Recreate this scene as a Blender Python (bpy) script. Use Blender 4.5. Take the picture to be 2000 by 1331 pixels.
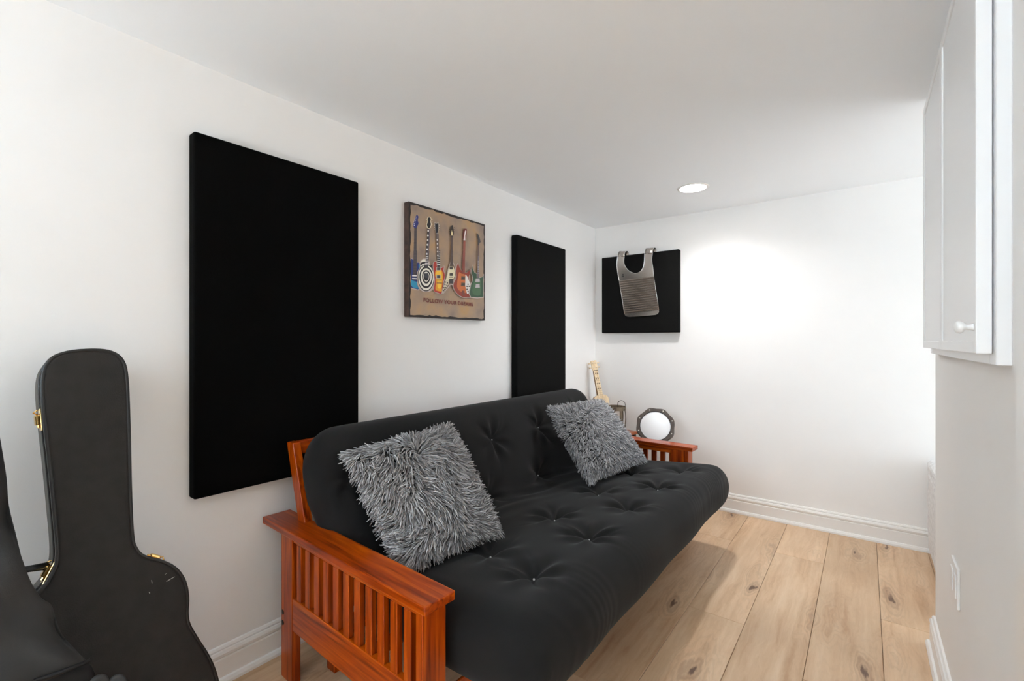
import bpy, bmesh, math, random
import numpy as np
from mathutils import Vector, Matrix, noise

for o in list(bpy.data.objects):
    bpy.data.objects.remove(o)
random.seed(7)
rng = np.random.default_rng(11)
scene = bpy.context.scene
COL = scene.collection

# ------------------------------------------------------------------ camera
FPX = 911.0                       # focal length in pixels of the 2000 px frame
YAW = math.radians(37.14)
CAM_Z = 1.17
HOR = 666.5
cam = bpy.data.cameras.new('camera')
cam.sensor_width = 36.0
cam.lens = FPX / 2000.0 * 36.0
cam.shift_y = (HOR - 665.5) / 2000.0
cam.clip_start = 0.02
camo = bpy.data.objects.new('camera', cam)
COL.objects.link(camo)
camo.location = (0, 0, CAM_Z)
camo.rotation_euler = (math.radians(90), 0, YAW)
scene.camera = camo

# ------------------------------------------------------------------ world, exposure
world = bpy.data.worlds.new('world')
scene.world = world
world.use_nodes = True
bg = world.node_tree.nodes['Background']
bg.inputs[0].default_value = (0.76, 0.89, 1.0, 1)
bg.inputs[1].default_value = 1.15
vs = scene.view_settings
vs.view_transform = 'Standard'
vs.look = 'None'
vs.gamma = 1.0
vs.use_curve_mapping = False
vs.exposure = 1.93
CAN_POWER = 86.0                  # emission strength of the recessed lights
FILL_POWER = 118.0                   # emission strength of the added, unseen uplight
scene.cycles.diffuse_bounces = 10
scene.cycles.max_bounces = 14

# ------------------------------------------------------------------ room measures
XL, YB, ZC = -1.763, 3.46, 2.09
XR, YR0, YR1 = 0.212, 1.10, 2.38
SN, CS = math.sin(YAW), math.cos(YAW)


def ray(px, py):
    u = (px - 1000.0) / FPX
    return Vector((-SN + CS * u, CS + SN * u, -(py - HOR) / FPX))


def at_x(px, py, x):
    d = ray(px, py)
    t = x / d.x
    return Vector((x, d.y * t, CAM_Z + d.z * t))


def at_y(px, py, y):
    d = ray(px, py)
    t = y / d.y
    return Vector((d.x * t, y, CAM_Z + d.z * t))


def at_plane(px, py, p0, n):
    d = ray(px, py)
    o = Vector((0, 0, CAM_Z))
    t = (p0 - o).dot(n) / d.dot(n)
    return o + d * t


# ------------------------------------------------------------------ materials
def lin(c):
    return tuple(((v / 255.0) / 12.92 if v / 255.0 <= 0.04045 else ((v / 255.0 + 0.055) / 1.055) ** 2.4) for v in c)


class NT:
    def __init__(self, name):
        self.m = bpy.data.materials.new(name)
        self.m.use_nodes = True
        self.t = self.m.node_tree
        self.b = self.t.nodes['Principled BSDF']

    def n(self, typ, **kw):
        nd = self.t.nodes.new(typ)
        for k, v in kw.items():
            setattr(nd, k, v)
        return nd

    def l(self, a, b):
        self.t.links.new(a, b)


def ramp(nt, fac, stops):
    r = nt.n('ShaderNodeValToRGB')
    el = r.color_ramp.elements
    while len(el) < len(stops):
        el.new(0.5)
    for e, (p, c) in zip(el, stops):
        e.position = p
        e.color = (*c, 1) if len(c) == 3 else c
    nt.l(fac, r.inputs[0])
    return r.outputs[0]


def plain(name, col, rough=0.5, metal=0.0, spec=0.5, noise_scale=0, noise_amt=0.0, bump=0.0, bump_scale=200, sheen=0.0, coat=0.0):
    nt = NT(name)
    b = nt.b
    b.inputs['Roughness'].default_value = rough
    b.inputs['Metallic'].default_value = metal
    b.inputs['Specular IOR Level'].default_value = spec
    b.inputs['Sheen Weight'].default_value = sheen
    b.inputs['Coat Weight'].default_value = coat
    b.inputs['Base Color'].default_value = (*col, 1)
    tc = nt.n('ShaderNodeTexCoord')
    if noise_amt:
        ns = nt.n('ShaderNodeTexNoise')
        ns.inputs['Scale'].default_value = noise_scale
        ns.inputs['Detail'].default_value = 4
        nt.l(tc.outputs['Object'], ns.inputs['Vector'])
        lo = tuple(c * (1 - noise_amt) for c in col)
        hi = tuple(min(1, c * (1 + noise_amt)) for c in col)
        nt.l(ramp(nt, ns.outputs[0], [(0.3, lo), (0.7, hi)]), b.inputs['Base Color'])
    if bump:
        n2 = nt.n('ShaderNodeTexNoise')
        n2.inputs['Scale'].default_value = bump_scale
        n2.inputs['Detail'].default_value = 3
        nt.l(tc.outputs['Object'], n2.inputs['Vector'])
        bp = nt.n('ShaderNodeBump')
        bp.inputs['Strength'].default_value = bump
        bp.inputs['Distance'].default_value = 0.002
        nt.l(n2.outputs[0], bp.inputs['Height'])
        nt.l(bp.outputs[0], b.inputs['Normal'])
    return nt.m


def wood(name, dark, mid, light, axis, rough=0.32, coat=0.14, fine=60, stretch=3.0):
    nt = NT(name)
    tc = nt.n('ShaderNodeTexCoord')
    mp = nt.n('ShaderNodeMapping')
    sc = [fine, fine, fine]
    sc[axis] = stretch
    mp.inputs['Scale'].default_value = sc
    oi = nt.n('ShaderNodeObjectInfo')
    cmb = nt.n('ShaderNodeVectorMath', operation='ADD')
    mul = nt.n('ShaderNodeMath', operation='MULTIPLY')
    mul.inputs[1].default_value = 7.3
    nt.l(oi.outputs['Random'], mul.inputs[0])
    nt.l(tc.outputs['Object'], cmb.inputs[0])
    nt.l(mul.outputs[0], cmb.inputs[1])
    nt.l(cmb.outputs[0], mp.inputs['Vector'])
    ns = nt.n('ShaderNodeTexNoise')
    ns.inputs['Scale'].default_value = 1.0
    ns.inputs['Detail'].default_value = 5
    ns.inputs['Distortion'].default_value = 0.6
    nt.l(mp.outputs[0], ns.inputs['Vector'])
    c = ramp(nt, ns.outputs[0], [(0.3, dark), (0.5, mid), (0.72, light)])
    nt.l(c, nt.b.inputs['Base Color'])
    nt.b.inputs['Roughness'].default_value = rough
    nt.b.inputs['Coat Weight'].default_value = coat
    nt.b.inputs['Coat Roughness'].default_value = 0.15
    nt.b.inputs['Specular IOR Level'].default_value = 0.3
    return nt.m


def plank_material():
    nt = NT('oak_plank')
    tc = nt.n('ShaderNodeTexCoord')
    oi = nt.n('ShaderNodeObjectInfo')
    mul = nt.n('ShaderNodeMath', operation='MULTIPLY')
    mul.inputs[1].default_value = 31.7
    nt.l(oi.outputs['Random'], mul.inputs[0])
    add = nt.n('ShaderNodeVectorMath', operation='ADD')
    nt.l(tc.outputs['Object'], add.inputs[0])
    nt.l(mul.outputs[0], add.inputs[1])
    # knots: stretched voronoi cells
    mk = nt.n('ShaderNodeMapping')
    mk.inputs['Scale'].default_value = (5.4, 1.35, 1.0)
    nt.l(add.outputs[0], mk.inputs['Vector'])
    warp = nt.n('ShaderNodeTexNoise')
    warp.inputs['Scale'].default_value = 3.2
    warp.inputs['Detail'].default_value = 5
    nt.l(mk.outputs[0], warp.inputs['Vector'])
    wsc = nt.n('ShaderNodeVectorMath', operation='SCALE')
    wsc.inputs['Scale'].default_value = 0.62
    nt.l(warp.outputs['Color'], wsc.inputs[0])
    wadd = nt.n('ShaderNodeVectorMath', operation='ADD')
    nt.l(mk.outputs[0], wadd.inputs[0])
    nt.l(wsc.outputs[0], wadd.inputs[1])
    vo = nt.n('ShaderNodeTexVoronoi', voronoi_dimensions='2D')
    vo.inputs['Scale'].default_value = 1.0
    nt.l(wadd.outputs[0], vo.inputs['Vector'])
    knot = ramp(nt, vo.outputs['Distance'], [(0.0, (0.95, 0.95, 0.95)), (0.045, (0.8, 0.8, 0.8)), (0.075, (0.30, 0.30, 0.30)), (0.17, (0.10, 0.10, 0.10)), (0.32, (0, 0, 0))])
    # only some cells hold a knot
    sep = nt.n('ShaderNodeSeparateColor')
    nt.l(vo.outputs['Color'], sep.inputs[0])
    gate = nt.n('ShaderNodeMath', operation='GREATER_THAN')
    gate.inputs[1].default_value = 0.52
    nt.l(sep.outputs[0], gate.inputs[0])
    kf0 = nt.n('ShaderNodeMath', operation='MULTIPLY')
    nt.l(knot, kf0.inputs[0])
    nt.l(gate.outputs[0], kf0.inputs[1])
    # growth rings running round every cell centre
    rf = nt.n('ShaderNodeMath', operation='MULTIPLY')
    rf.inputs[1].default_value = 70.0
    nt.l(vo.outputs['Distance'], rf.inputs[0])
    rs = nt.n('ShaderNodeMath', operation='SINE')
    nt.l(rf.outputs[0], rs.inputs[0])
    rmask = ramp(nt, vo.outputs['Distance'], [(0.0, (0.14, 0.14, 0.14)), (0.22, (0.085, 0.085, 0.085)), (0.55, (0.02, 0.02, 0.02))])
    rm = nt.n('ShaderNodeMath', operation='MULTIPLY')
    nt.l(rs.outputs[0], rm.inputs[0])
    nt.l(rmask, rm.inputs[1])
    kf = nt.n('ShaderNodeMath', operation='ADD')
    kf.use_clamp = True
    nt.l(kf0.outputs[0], kf.inputs[0])
    nt.l(rm.outputs[0], kf.inputs[1])
    # grain, bending round the knots
    mg = nt.n('ShaderNodeMapping')
    mg.inputs['Scale'].default_value = (26.0, 1.7, 1.0)
    nt.l(add.outputs[0], mg.inputs['Vector'])
    kb = nt.n('ShaderNodeVectorMath', operation='SCALE')
    kb.inputs['Scale'].default_value = 1.15
    nt.l(warp.outputs['Color'], kb.inputs[0])
    ga = nt.n('ShaderNodeVectorMath', operation='ADD')
    nt.l(mg.outputs[0], ga.inputs[0])
    nt.l(kb.outputs[0], ga.inputs[1])
    gn = nt.n('ShaderNodeTexNoise')
    gn.inputs['Scale'].default_value = 1.0
    gn.inputs['Detail'].default_value = 6
    gn.inputs['Roughness'].default_value = 0.6
    nt.l(ga.outputs[0], gn.inputs['Vector'])
    base = ramp(nt, gn.outputs[0], [(0.25, lin((190, 152, 116))), (0.45, lin((212, 180, 146))), (0.62, lin((222, 194, 162))), (0.8, lin((228, 204, 176)))])
    # broad tone per plank and along it
    bn = nt.n('ShaderNodeTexNoise')
    bn.inputs['Scale'].default_value = 2.2
    bn.inputs['Detail'].default_value = 2
    nt.l(add.outputs[0], bn.inputs['Vector'])
    tone = ramp(nt, bn.outputs[0], [(0.3, (0.84, 0.80, 0.76)), (0.7, (1.06, 1.04, 1.02))])
    m1 = nt.n('ShaderNodeMix', data_type='RGBA', blend_type='MULTIPLY')
    m1.inputs[0].default_value = 1.0
    nt.l(base, m1.inputs[6])
    nt.l(tone, m1.inputs[7])
    rt = ramp(nt, oi.outputs['Random'], [(0.0, (0.90, 0.89, 0.88)), (1.0, (1.05, 1.04, 1.03))])
    m2 = nt.n('ShaderNodeMix', data_type='RGBA', blend_type='MULTIPLY')
    m2.inputs[0].default_value = 1.0
    nt.l(m1.outputs[2], m2.inputs[6])
    nt.l(rt, m2.inputs[7])
    m3 = nt.n('ShaderNodeMix', data_type='RGBA')
    nt.l(kf.outputs[0], m3.inputs[0])
    nt.l(m2.outputs[2], m3.inputs[6])
    m3.inputs[7].default_value = (*lin((104, 74, 54)), 1)
    nt.l(m3.outputs[2], nt.b.inputs['Base Color'])
    nt.b.inputs['Roughness'].default_value = 0.42
    return nt.m


def canvas_material():
    nt = NT('painted_canvas')
    tc = nt.n('ShaderNodeTexCoord')
    ns = nt.n('ShaderNodeTexNoise')
    ns.inputs['Scale'].default_value = 9
    ns.inputs['Detail'].default_value = 6
    nt.l(tc.outputs['Object'], ns.inputs['Vector'])
    c = ramp(nt, ns.outputs[0], [(0.28, lin((132, 114, 108))), (0.46, lin((162, 138, 118))), (0.60, lin((176, 146, 116))), (0.76, lin((190, 148, 92)))])
    nt.l(c, nt.b.inputs['Base Color'])
    nt.b.inputs['Roughness'].default_value = 0.6
    return nt.m


M = {}
M['wall'] = plain('wall_paint', (0.865, 0.846, 0.822), 0.6, noise_scale=3, noise_amt=0.012, bump=0.05, bump_scale=300)
M['ceiling'] = plain('ceiling_paint', (0.925, 0.945, 0.962), 0.8)
M['trim'] = plain('white_trim_paint', (0.84, 0.82, 0.79), 0.32)
M['cab'] = plain('white_cabinet_paint', (0.86, 0.86, 0.86), 0.3)
M['black_fabric'] = plain('black_acoustic_fabric', (0.0022, 0.0020, 0.0017), 0.95, spec=0.06, bump=0.2, bump_scale=700)
M['charcoal_fabric'] = plain('charcoal_acoustic_fabric', (0.0062, 0.006, 0.0057), 0.95, spec=0.1, bump=0.2, bump_scale=700)
M['futon'] = plain('black_cotton_twill', (0.0105, 0.0098, 0.0096), 0.9, spec=0.16, noise_scale=4, noise_amt=0.12, bump=0.12, bump_scale=420, sheen=0.06)
M['thread'] = plain('pale_tuft_thread', (0.6, 0.6, 0.6), 0.6)
CH = [lin((98, 24, 0)), lin((158, 58, 0)), lin((192, 90, 6))]
M['cherry'] = [wood('cherry_wood_grain_%s' % 'xyz'[i], *CH, i) for i in range(3)]
M['plug'] = plain('dark_bolt_cover', (0.012, 0.006, 0.004), 0.5)
def yarn_material():
    nt = NT('grey_shag_yarn')
    ge = nt.n('ShaderNodeNewGeometry')
    c = ramp(nt, ge.outputs['Random Per Island'], [(0.0, (0.20, 0.195, 0.20)), (0.5, (0.38, 0.372, 0.378)), (1.0, (0.60, 0.59, 0.595))])
    nt.l(c, nt.b.inputs['Base Color'])
    nt.b.inputs['Roughness'].default_value = 0.8
    nt.b.inputs['Specular IOR Level'].default_value = 0.15
    return nt.m


M['fur'] = yarn_material()
M['fur_base'] = plain('grey_pile_backing', (0.045, 0.044, 0.045), 0.9)
M['vinyl'] = plain('black_grained_vinyl', (0.018, 0.0155, 0.0135), 0.55, spec=0.25, noise_scale=30, noise_amt=0.15, bump=0.4, bump_scale=330)
M['piping'] = plain('black_case_piping', (0.008, 0.007, 0.006), 0.45)
M['side_vinyl'] = plain('black_case_side', (0.018, 0.016, 0.013), 0.4)
M['brass'] = plain('polished_brass', (0.85, 0.58, 0.22), 0.18, metal=1.0)
M['scuff'] = plain('pale_scuff_mark', (0.45, 0.43, 0.40), 0.6)
M['nylon'] = plain('dark_grey_nylon', (0.034, 0.033, 0.032), 0.75, spec=0.3, noise_scale=5, noise_amt=0.15, bump=0.15, bump_scale=500)
M['nylon_dark'] = plain('black_nylon', (0.013, 0.012, 0.012), 0.7, spec=0.3)
M['steel'] = plain('brushed_steel', (0.50, 0.45, 0.405), 0.24, metal=1.0, noise_scale=8, noise_amt=0.1)
M['steel_edge'] = plain('bright_steel_edge', (0.85, 0.84, 0.82), 0.25, metal=1.0)
M['black_print'] = plain('black_stamp', (0.01, 0.01, 0.01), 0.6)
M['plank'] = plank_material()
M['underlay'] = plain('dark_underlay', (0.10, 0.065, 0.04), 0.8)
M['canvas'] = canvas_material()
M['canvas_side'] = plain('dark_brown_canvas_edge', lin((70, 50, 42)), 0.6, noise_scale=25, noise_amt=0.6)
M['canvas_border'] = plain('near_black_painted_border', lin((34, 22, 18)), 0.6)
M['spruce'] = wood('pale_spruce', lin((214, 184, 142)), lin((232, 206, 168)), lin((240, 220, 188)), 2, 0.45, 0.1, 50, 3)
M['neck_dark'] = wood('brown_neck_wood', lin((110, 78, 40)), lin((136, 100, 56)), lin((150, 112, 66)), 2, 0.45, 0.1, 50, 3)
M['ink'] = plain('dark_fret_inlay', lin((70, 52, 36)), 0.5)
M['grey_wood'] = wood('weathered_grey_brown_wood', lin((92, 80, 64)), lin((116, 102, 84)), lin((134, 120, 100)), 2, 0.7, 0.0, 60, 4)
M['wire'] = plain('dark_iron_wire', lin((84, 80, 76)), 0.45, metal=0.6)
M['copper'] = plain('copper_wire', lin((176, 110, 70)), 0.35, metal=0.8)
M['drum_ring'] = plain('dark_bronze_ring', lin((84, 74, 68)), 0.5, metal=0.3, noise_scale=30, noise_amt=0.2)
M['drum_head'] = plain('white_drum_skin', (0.88, 0.88, 0.88), 0.5)
M['rivet'] = plain('bright_rivet', (0.88, 0.85, 0.78), 0.3)
M['table'] = wood('reddish_table_wood', lin((120, 58, 30)), lin((158, 84, 46)), lin((186, 108, 64)), 1, 0.35, 0.3, 50, 3)
M['black_metal'] = plain('black_metal', (0.012, 0.012, 0.012), 0.4)
M['boucle'] = plain('white_nubby_fabric', (0.74, 0.73, 0.72), 0.95, noise_scale=45, noise_amt=0.16, bump=1.0, bump_scale=130)
M['plastic'] = plain('white_plastic', (0.82, 0.81, 0.79), 0.35)


def emit(name, col, strength):
    m = bpy.data.materials.new(name)
    m.use_nodes = True
    t = m.node_tree
    t.nodes.clear()
    e = t.nodes.new('ShaderNodeEmission')
    e.inputs[0].default_value = (*col, 1)
    e.inputs[1].default_value = strength
    out = t.nodes.new('ShaderNodeOutputMaterial')
    t.links.new(e.outputs[0], out.inputs[0])
    return m


M['lamp'] = emit('lit_diffuser', (0.985, 0.99, 1.0), CAN_POWER)
M['uplight'] = emit('added_fill_bulb', (0.68, 0.85, 1.0), FILL_POWER)  # emitter of the added uplight


# ------------------------------------------------------------------ object helpers
def tag(o, label=None, cat=None, group=None, kind=None):
    if label: o['label'] = label
    if cat: o['category'] = cat
    if group: o['group'] = group
    if kind: o['kind'] = kind
    return o


def thing(name, label, cat, loc=(0, 0, 0), rotz=0.0, group=None):
    o = bpy.data.objects.new(name, None)
    o.empty_display_size = 0.1
    COL.objects.link(o)
    o.location = loc
    o.rotation_euler = (0, 0, rotz)
    return tag(o, label, cat, group)


def link(name, me, mat=None, parent=None, loc=(0, 0, 0), rot=(0, 0, 0)):
    o = bpy.data.objects.new(name, me)
    COL.objects.link(o)
    if mat is not None and not me.materials:
        for m in (mat if isinstance(mat, (list, tuple)) else [mat]):
            me.materials.append(m)
    o.parent = parent
    o.location = loc
    o.rotation_euler = rot
    return o


def pyd(name, verts, faces, smooth=False):
    me = bpy.data.meshes.new(name)
    me.from_pydata([tuple(v) for v in verts], [], faces)
    me.validate()
    if smooth:
        me.polygons.foreach_set('use_smooth', [True] * len(me.polygons))
    me.update()
    return me


def bm_mesh(name, bm, smooth=False):
    bmesh.ops.recalc_face_normals(bm, faces=bm.faces)
    me = bpy.data.meshes.new(name)
    bm.to_mesh(me)
    bm.free()
    if smooth:
        me.polygons.foreach_set('use_smooth', [True] * len(me.polygons))
    return me


def bm_box(bm, lo, hi, bevel=0.0, seg=2, mtx=None):
    t = bmesh.new()
    bmesh.ops.create_cube(t, size=1.0)
    c = [(a + b) / 2 for a, b in zip(lo, hi)]
    s = [abs(b - a) for a, b in zip(lo, hi)]
    for v in t.verts:
        v.co = Vector((c[i] + v.co[i] * s[i] for i in range(3)))
    if bevel:
        bmesh.ops.bevel(t, geom=list(t.edges), offset=bevel, segments=seg, affect='EDGES', profile=0.5)
    if mtx is not None:
        t.transform(mtx)
    tm = bpy.data.meshes.new('t')
    t.to_mesh(tm)
    t.free()
    bm.from_mesh(tm)
    bpy.data.meshes.remove(tm)


def box(name, lo, hi, mat, parent=None, bevel=0.0, seg=2, origin=None):
    """axis-aligned box given in the parent's frame (world frame when there is no parent)"""
    bm = bmesh.new()
    bm_box(bm, lo, hi, bevel, seg)
    if origin is None:
        origin = Vector((0, 0, 0))
    else:
        origin = Vector(origin)
        bmesh.ops.translate(bm, verts=bm.verts, vec=-origin)
    me = bm_mesh(name, bm, False)
    return link(name, me, mat, parent, origin)


def tube_data(pts, rad, n=8, closed=False):
    pts = [Vector(p) for p in pts]
    N = len(pts)
    rads = rad if isinstance(rad, (list, tuple)) else [rad] * N
    verts, faces = [], []
    prev = None
    for i, p in enumerate(pts):
        if closed:
            d = pts[(i + 1) % N] - pts[i - 1]
        else:
            d = pts[min(i + 1, N - 1)] - pts[max(i - 1, 0)]
        d.normalize()
        if prev is None:
            a = Vector((0, 0, 1)) if abs(d.z) < 0.9 else Vector((1, 0, 0))
            u = d.cross(a).normalized()
        else:
            u = (prev - d * prev.dot(d)).normalized()
        prev = u
        w = d.cross(u)
        for k in range(n):
            t = 2 * math.pi * k / n
            verts.append(p + (u * math.cos(t) + w * math.sin(t)) * rads[i])
    M_ = N if closed else N - 1
    for i in range(M_):
        for k in range(n):
            a = i * n + k
            b = i * n + (k + 1) % n
            c = ((i + 1) % N) * n + (k + 1) % n
            d_ = ((i + 1) % N) * n + k
            faces.append((a, b, c, d_))
    if not closed:
        faces.append(tuple(range(n))[::-1])
        faces.append(tuple((N - 1) * n + k for k in range(n)))
    return verts, faces


def tube(name, pts, rad, mat, parent=None, n=8, closed=False):
    v, f = tube_data(pts, rad, n, closed)
    return link(name, pyd(name, v, f, True), mat, parent)


def lathe(name, prof, mat, parent=None, n=28, loc=(0, 0, 0), rot=(0, 0, 0), smooth=True, caps=True):
    """prof: (radius, z) pairs"""
    verts, faces = [], []
    for r, z in prof:
        for k in range(n):
            t = 2 * math.pi * k / n
            verts.append((r * math.cos(t), r * math.sin(t), z))
    for i in range(len(prof) - 1):
        for k in range(n):
            faces.append((i * n + k, i * n + (k + 1) % n, (i + 1) * n + (k + 1) % n, (i + 1) * n + k))
    if caps and prof[0][0] > 1e-5:
        faces.append(tuple(range(n))[::-1])
    if caps and prof[-1][0] > 1e-5:
        faces.append(tuple((len(prof) - 1) * n + k for k in range(n)))
    me = pyd(name, verts, faces, smooth)
    return link(name, me, mat, parent, loc, rot)


def prism(name, outline, off, mat, parent=None, bevel=0.0, loc=(0, 0, 0), seg=2):
    """closed outline (3D points on a plane) extruded by the vector off"""
    bm = bmesh.new()
    vs_ = [bm.verts.new(Vector(p) - Vector(loc)) for p in outline]
    f = bm.faces.new(vs_)
    r = bmesh.ops.extrude_face_region(bm, geom=[f])
    nv = [e for e in r['geom'] if isinstance(e, bmesh.types.BMVert)]
    bmesh.ops.translate(bm, verts=nv, vec=Vector(off))
    bmesh.ops.recalc_face_normals(bm, faces=bm.faces)
    if bevel:
        caps = [f2 for f2 in bm.faces if len(f2.verts) > 4]
        ed = set()
        for f2 in caps:
            ed.update(f2.edges)
        bmesh.ops.bevel(bm, geom=list(ed), offset=bevel, segments=seg, affect='EDGES', profile=0.5)
    me = bm_mesh(name, bm)
    return link(name, me, mat, parent, loc)


def catmull(pts, n, closed=False):
    P = [Vector(p) for p in pts]
    N = len(P)
    out = []
    rngN = N if closed else N - 1
    for i in range(rngN):
        if closed:
            p0, p1, p2, p3 = P[i - 1], P[i], P[(i + 1) % N], P[(i + 2) % N]
        else:
            p0, p1, p2, p3 = P[max(i - 1, 0)], P[i], P[i + 1], P[min(i + 2, N - 1)]
        for k in range(n):
            t = k / n
            out.append(0.5 * ((2 * p1) + (p2 - p0) * t + (2 * p0 - 5 * p1 + 4 * p2 - p3) * t * t + (3 * p1 - p0 - 3 * p2 + p3) * t ** 3))
    if not closed:
        out.append(P[-1])
    return out


# ------------------------------------------------------------------ the room
XMAX, YMIN, SIDE_Y = 3.0, -2.6, 1.12
fl = box('floor', (XL - 0.02, YMIN, -0.06), (XMAX, YB + 0.02, -0.012), M['underlay'])
tag(fl, 'light oak plank floor', None, None, 'structure')
CAN = (-0.824, 2.885)
def ceiling_with_hole():
    bm = bmesh.new()
    x0, x1, y0, y1 = XL - 0.1, XMAX, YMIN, YB + 0.1
    q, n, r = 0.16, 48, 0.0745
    cx, cy = CAN
    B = lambda x, y: bm.verts.new((x, y, ZC))
    circ, sq = [], []
    for i in range(n):
        w = 2 * math.pi * (i + 0.5) / n
        c, s_ = math.cos(w), math.sin(w)
        circ.append(B(cx + r * c, cy + r * s_))
        m = q / max(abs(c), abs(s_))
        sq.append(B(cx + m * c, cy + m * s_))
    for i in range(n):
        j = (i + 1) % n
        bm.faces.new((circ[i], circ[j], sq[j], sq[i]))
    # corner wedges of the square
    cor = {}
    for sx in (-1, 1):
        for sy in (-1, 1):
            cor[(sx, sy)] = B(cx + sx * q, cy + sy * q)
            w = math.atan2(sy, sx) % (2 * math.pi)
            i = int(w / (2 * math.pi) * n - 0.5)
            bm.faces.new((sq[i], sq[(i + 1) % n], cor[(sx, sy)]))
    # the four fields round the square
    for (a0, a1, b0, b1) in ((x0, cx - q, y0, y1), (cx + q, x1, y0, y1), (cx - q, cx + q, y0, cy - q), (cx - q, cx + q, cy + q, y1)):
        bm.faces.new((B(a0, b0), B(a1, b0), B(a1, b1), B(a0, b1)))
    bm_box(bm, (x0, y0, ZC + 0.09), (x1, y1, ZC + 0.13))
    for f in bm.faces:
        f.normal_update()
        if abs(f.calc_center_median().z - ZC) < 1e-4 and f.normal.z > 0:
            f.normal_flip()
    me = bpy.data.meshes.new('ceiling')
    bm.to_mesh(me); bm.free()
    return link('ceiling', me, M['ceiling'])


ce = ceiling_with_hole()
tag(ce, 'smooth white ceiling', None, None, 'structure')
tag(box('wall_left', (XL - 0.1, YMIN, -0.05), (XL, YB + 0.1, ZC), M['wall']), 'warm white wall behind the futon', None, None, 'structure')
tag(box('wall_back', (XL, YB, -0.05), (1.5, YB + 0.1, ZC), M['wall']), 'warm white far wall', None, None, 'structure')
tag(box('wall_right', (XR, YR0, -0.05), (1.4, YR1, ZC), M['wall'], bevel=0.003), 'white wall under the cabinet', None, None, 'structure')
tag(box('wall_near', (XL, YMIN - 0.1, -0.05), (XMAX, YMIN, ZC), M['wall']), 'white wall behind the viewer', None, None, 'structure')  # unseen; added to close this side to the world light
tag(box('wall_side', (XMAX - 0.1, YMIN, -0.05), (XMAX, SIDE_Y, ZC), M['wall']), 'white wall of the adjoining space', None, None, 'structure')  # unseen; added to shut out world light from the side

# planks, one by one
PW = 0.2247
joints = {-4: 2.956, -3: 2.11, -2: 2.939, -1: 1.892, 0: 2.499}
k0 = int(math.floor((XL - 0.052) / PW))
k1 = int(math.ceil((XMAX - 0.052) / PW))
PL = 1.52
for k in range(k0, k1):
    xa, xb = 0.052 + k * PW, 0.052 + (k + 1) * PW
    xa, xb = max(xa, XL), min(xb, XMAX)
    if xb - xa < 0.01:
        continue
    j = joints.get(k, 0.35 + ((k * 0.618) % 1.0) * PL)
    ys = sorted({YMIN, YB} | {round(j + i * PL, 4) for i in range(-6, 6) if YMIN + 0.05 < j + i * PL < YB - 0.05})
    for ya, yb in zip(ys[:-1], ys[1:]):
        if xa > XR and ya > YR0 and yb < YR1 and xb < 1.4:
            continue
        bm = bmesh.new()
        g = 0.0007
        w, l = (xb - xa) / 2 - g, (yb - ya) / 2 - g
        e = 0.0012
        vv = [bm.verts.new(c) for c in ((-w, -l, -0.012), (w, -l, -0.012), (w, l, -0.012), (-w, l, -0.012),
                                       (-w, -l, -e), (w, -l, -e), (w, l, -e), (-w, l, -e),
                                       (-w + e, -l + e, 0), (w - e, -l + e, 0), (w - e, l - e, 0), (-w + e, l - e, 0))]
        for a in (0, 4):
            for i in range(4):
                bm.faces.new((vv[a + i], vv[a + (i + 1) % 4], vv[a + 4 + (i + 1) % 4], vv[a + 4 + i]))
        bm.faces.new(vv[8:12])
        bm.faces.new(vv[3::-1])
        link('plank', bm_mesh('plank', bm), M['plank'], fl, ((xa + xb) / 2, (ya + yb) / 2, 0))

BASE = [(0, 0), (0.027, 0), (0.027, 0.010), (0.022, 0.020), (0.015, 0.0225), (0.015, 0.082), (0.011, 0.086), (0.015, 0.091), (0.0165, 0.100), (0.013, 0.109), (0.009, 0.1115), (0.010, 0.117), (0.006, 0.124), (0, 0.126)]


def baseboard(name, pts, label):
    """pts: floor polyline along the wall face; the board stands on its left-hand side"""
    pts = [Vector((p[0], p[1], 0)) for p in pts]
    N, K = len(pts), len(BASE)
    verts, faces = [], []
    for i, p in enumerate(pts):
        ns = []
        if i > 0:
            d = (pts[i] - pts[i - 1]).normalized(); ns.append(Vector((-d.y, d.x, 0)))
        if i < N - 1:
            d = (pts[i + 1] - pts[i]).normalized(); ns.append(Vector((-d.y, d.x, 0)))
        n = sum(ns, Vector()) / len(ns)
        n = n / n.length_squared
        for a, z in BASE:
            verts.append(p + n * a + Vector((0, 0, z)))
    for i in range(N - 1):
        for k in range(K):
            faces.append((i * K + k, i * K + (k + 1) % K, (i + 1) * K + (k + 1) % K, (i + 1) * K + k))
    faces.append(tuple(range(K))[::-1])
    faces.append(tuple((N - 1) * K + k for k in range(K)))
    bm = bmesh.new()
    bm.from_mesh(pyd('t', verts, faces))
    o = link(name, bm_mesh(name, bm), M['trim'])
    return tag(o, label, None, None, 'structure')


baseboard('baseboard_left', [(XL, YB), (XL, YMIN)], 'white moulded baseboard along the futon wall')
baseboard('baseboard_back', [(1.4, YB), (XL + 0.028, YB)], 'white moulded baseboard along the far wall')
baseboard('baseboard_right', [(XR, YR0 + 0.05), (XR, YR1), (1.4, YR1)], 'white moulded baseboard at the right wall corner')
tr = box('trim_1', (XR - 0.008, 1.085, 0), (XR + 0.0, 1.149, ZC - 0.002), M['trim'])
tag(tr, 'white door casing at the edge of the right wall', None, None, 'structure')

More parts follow.
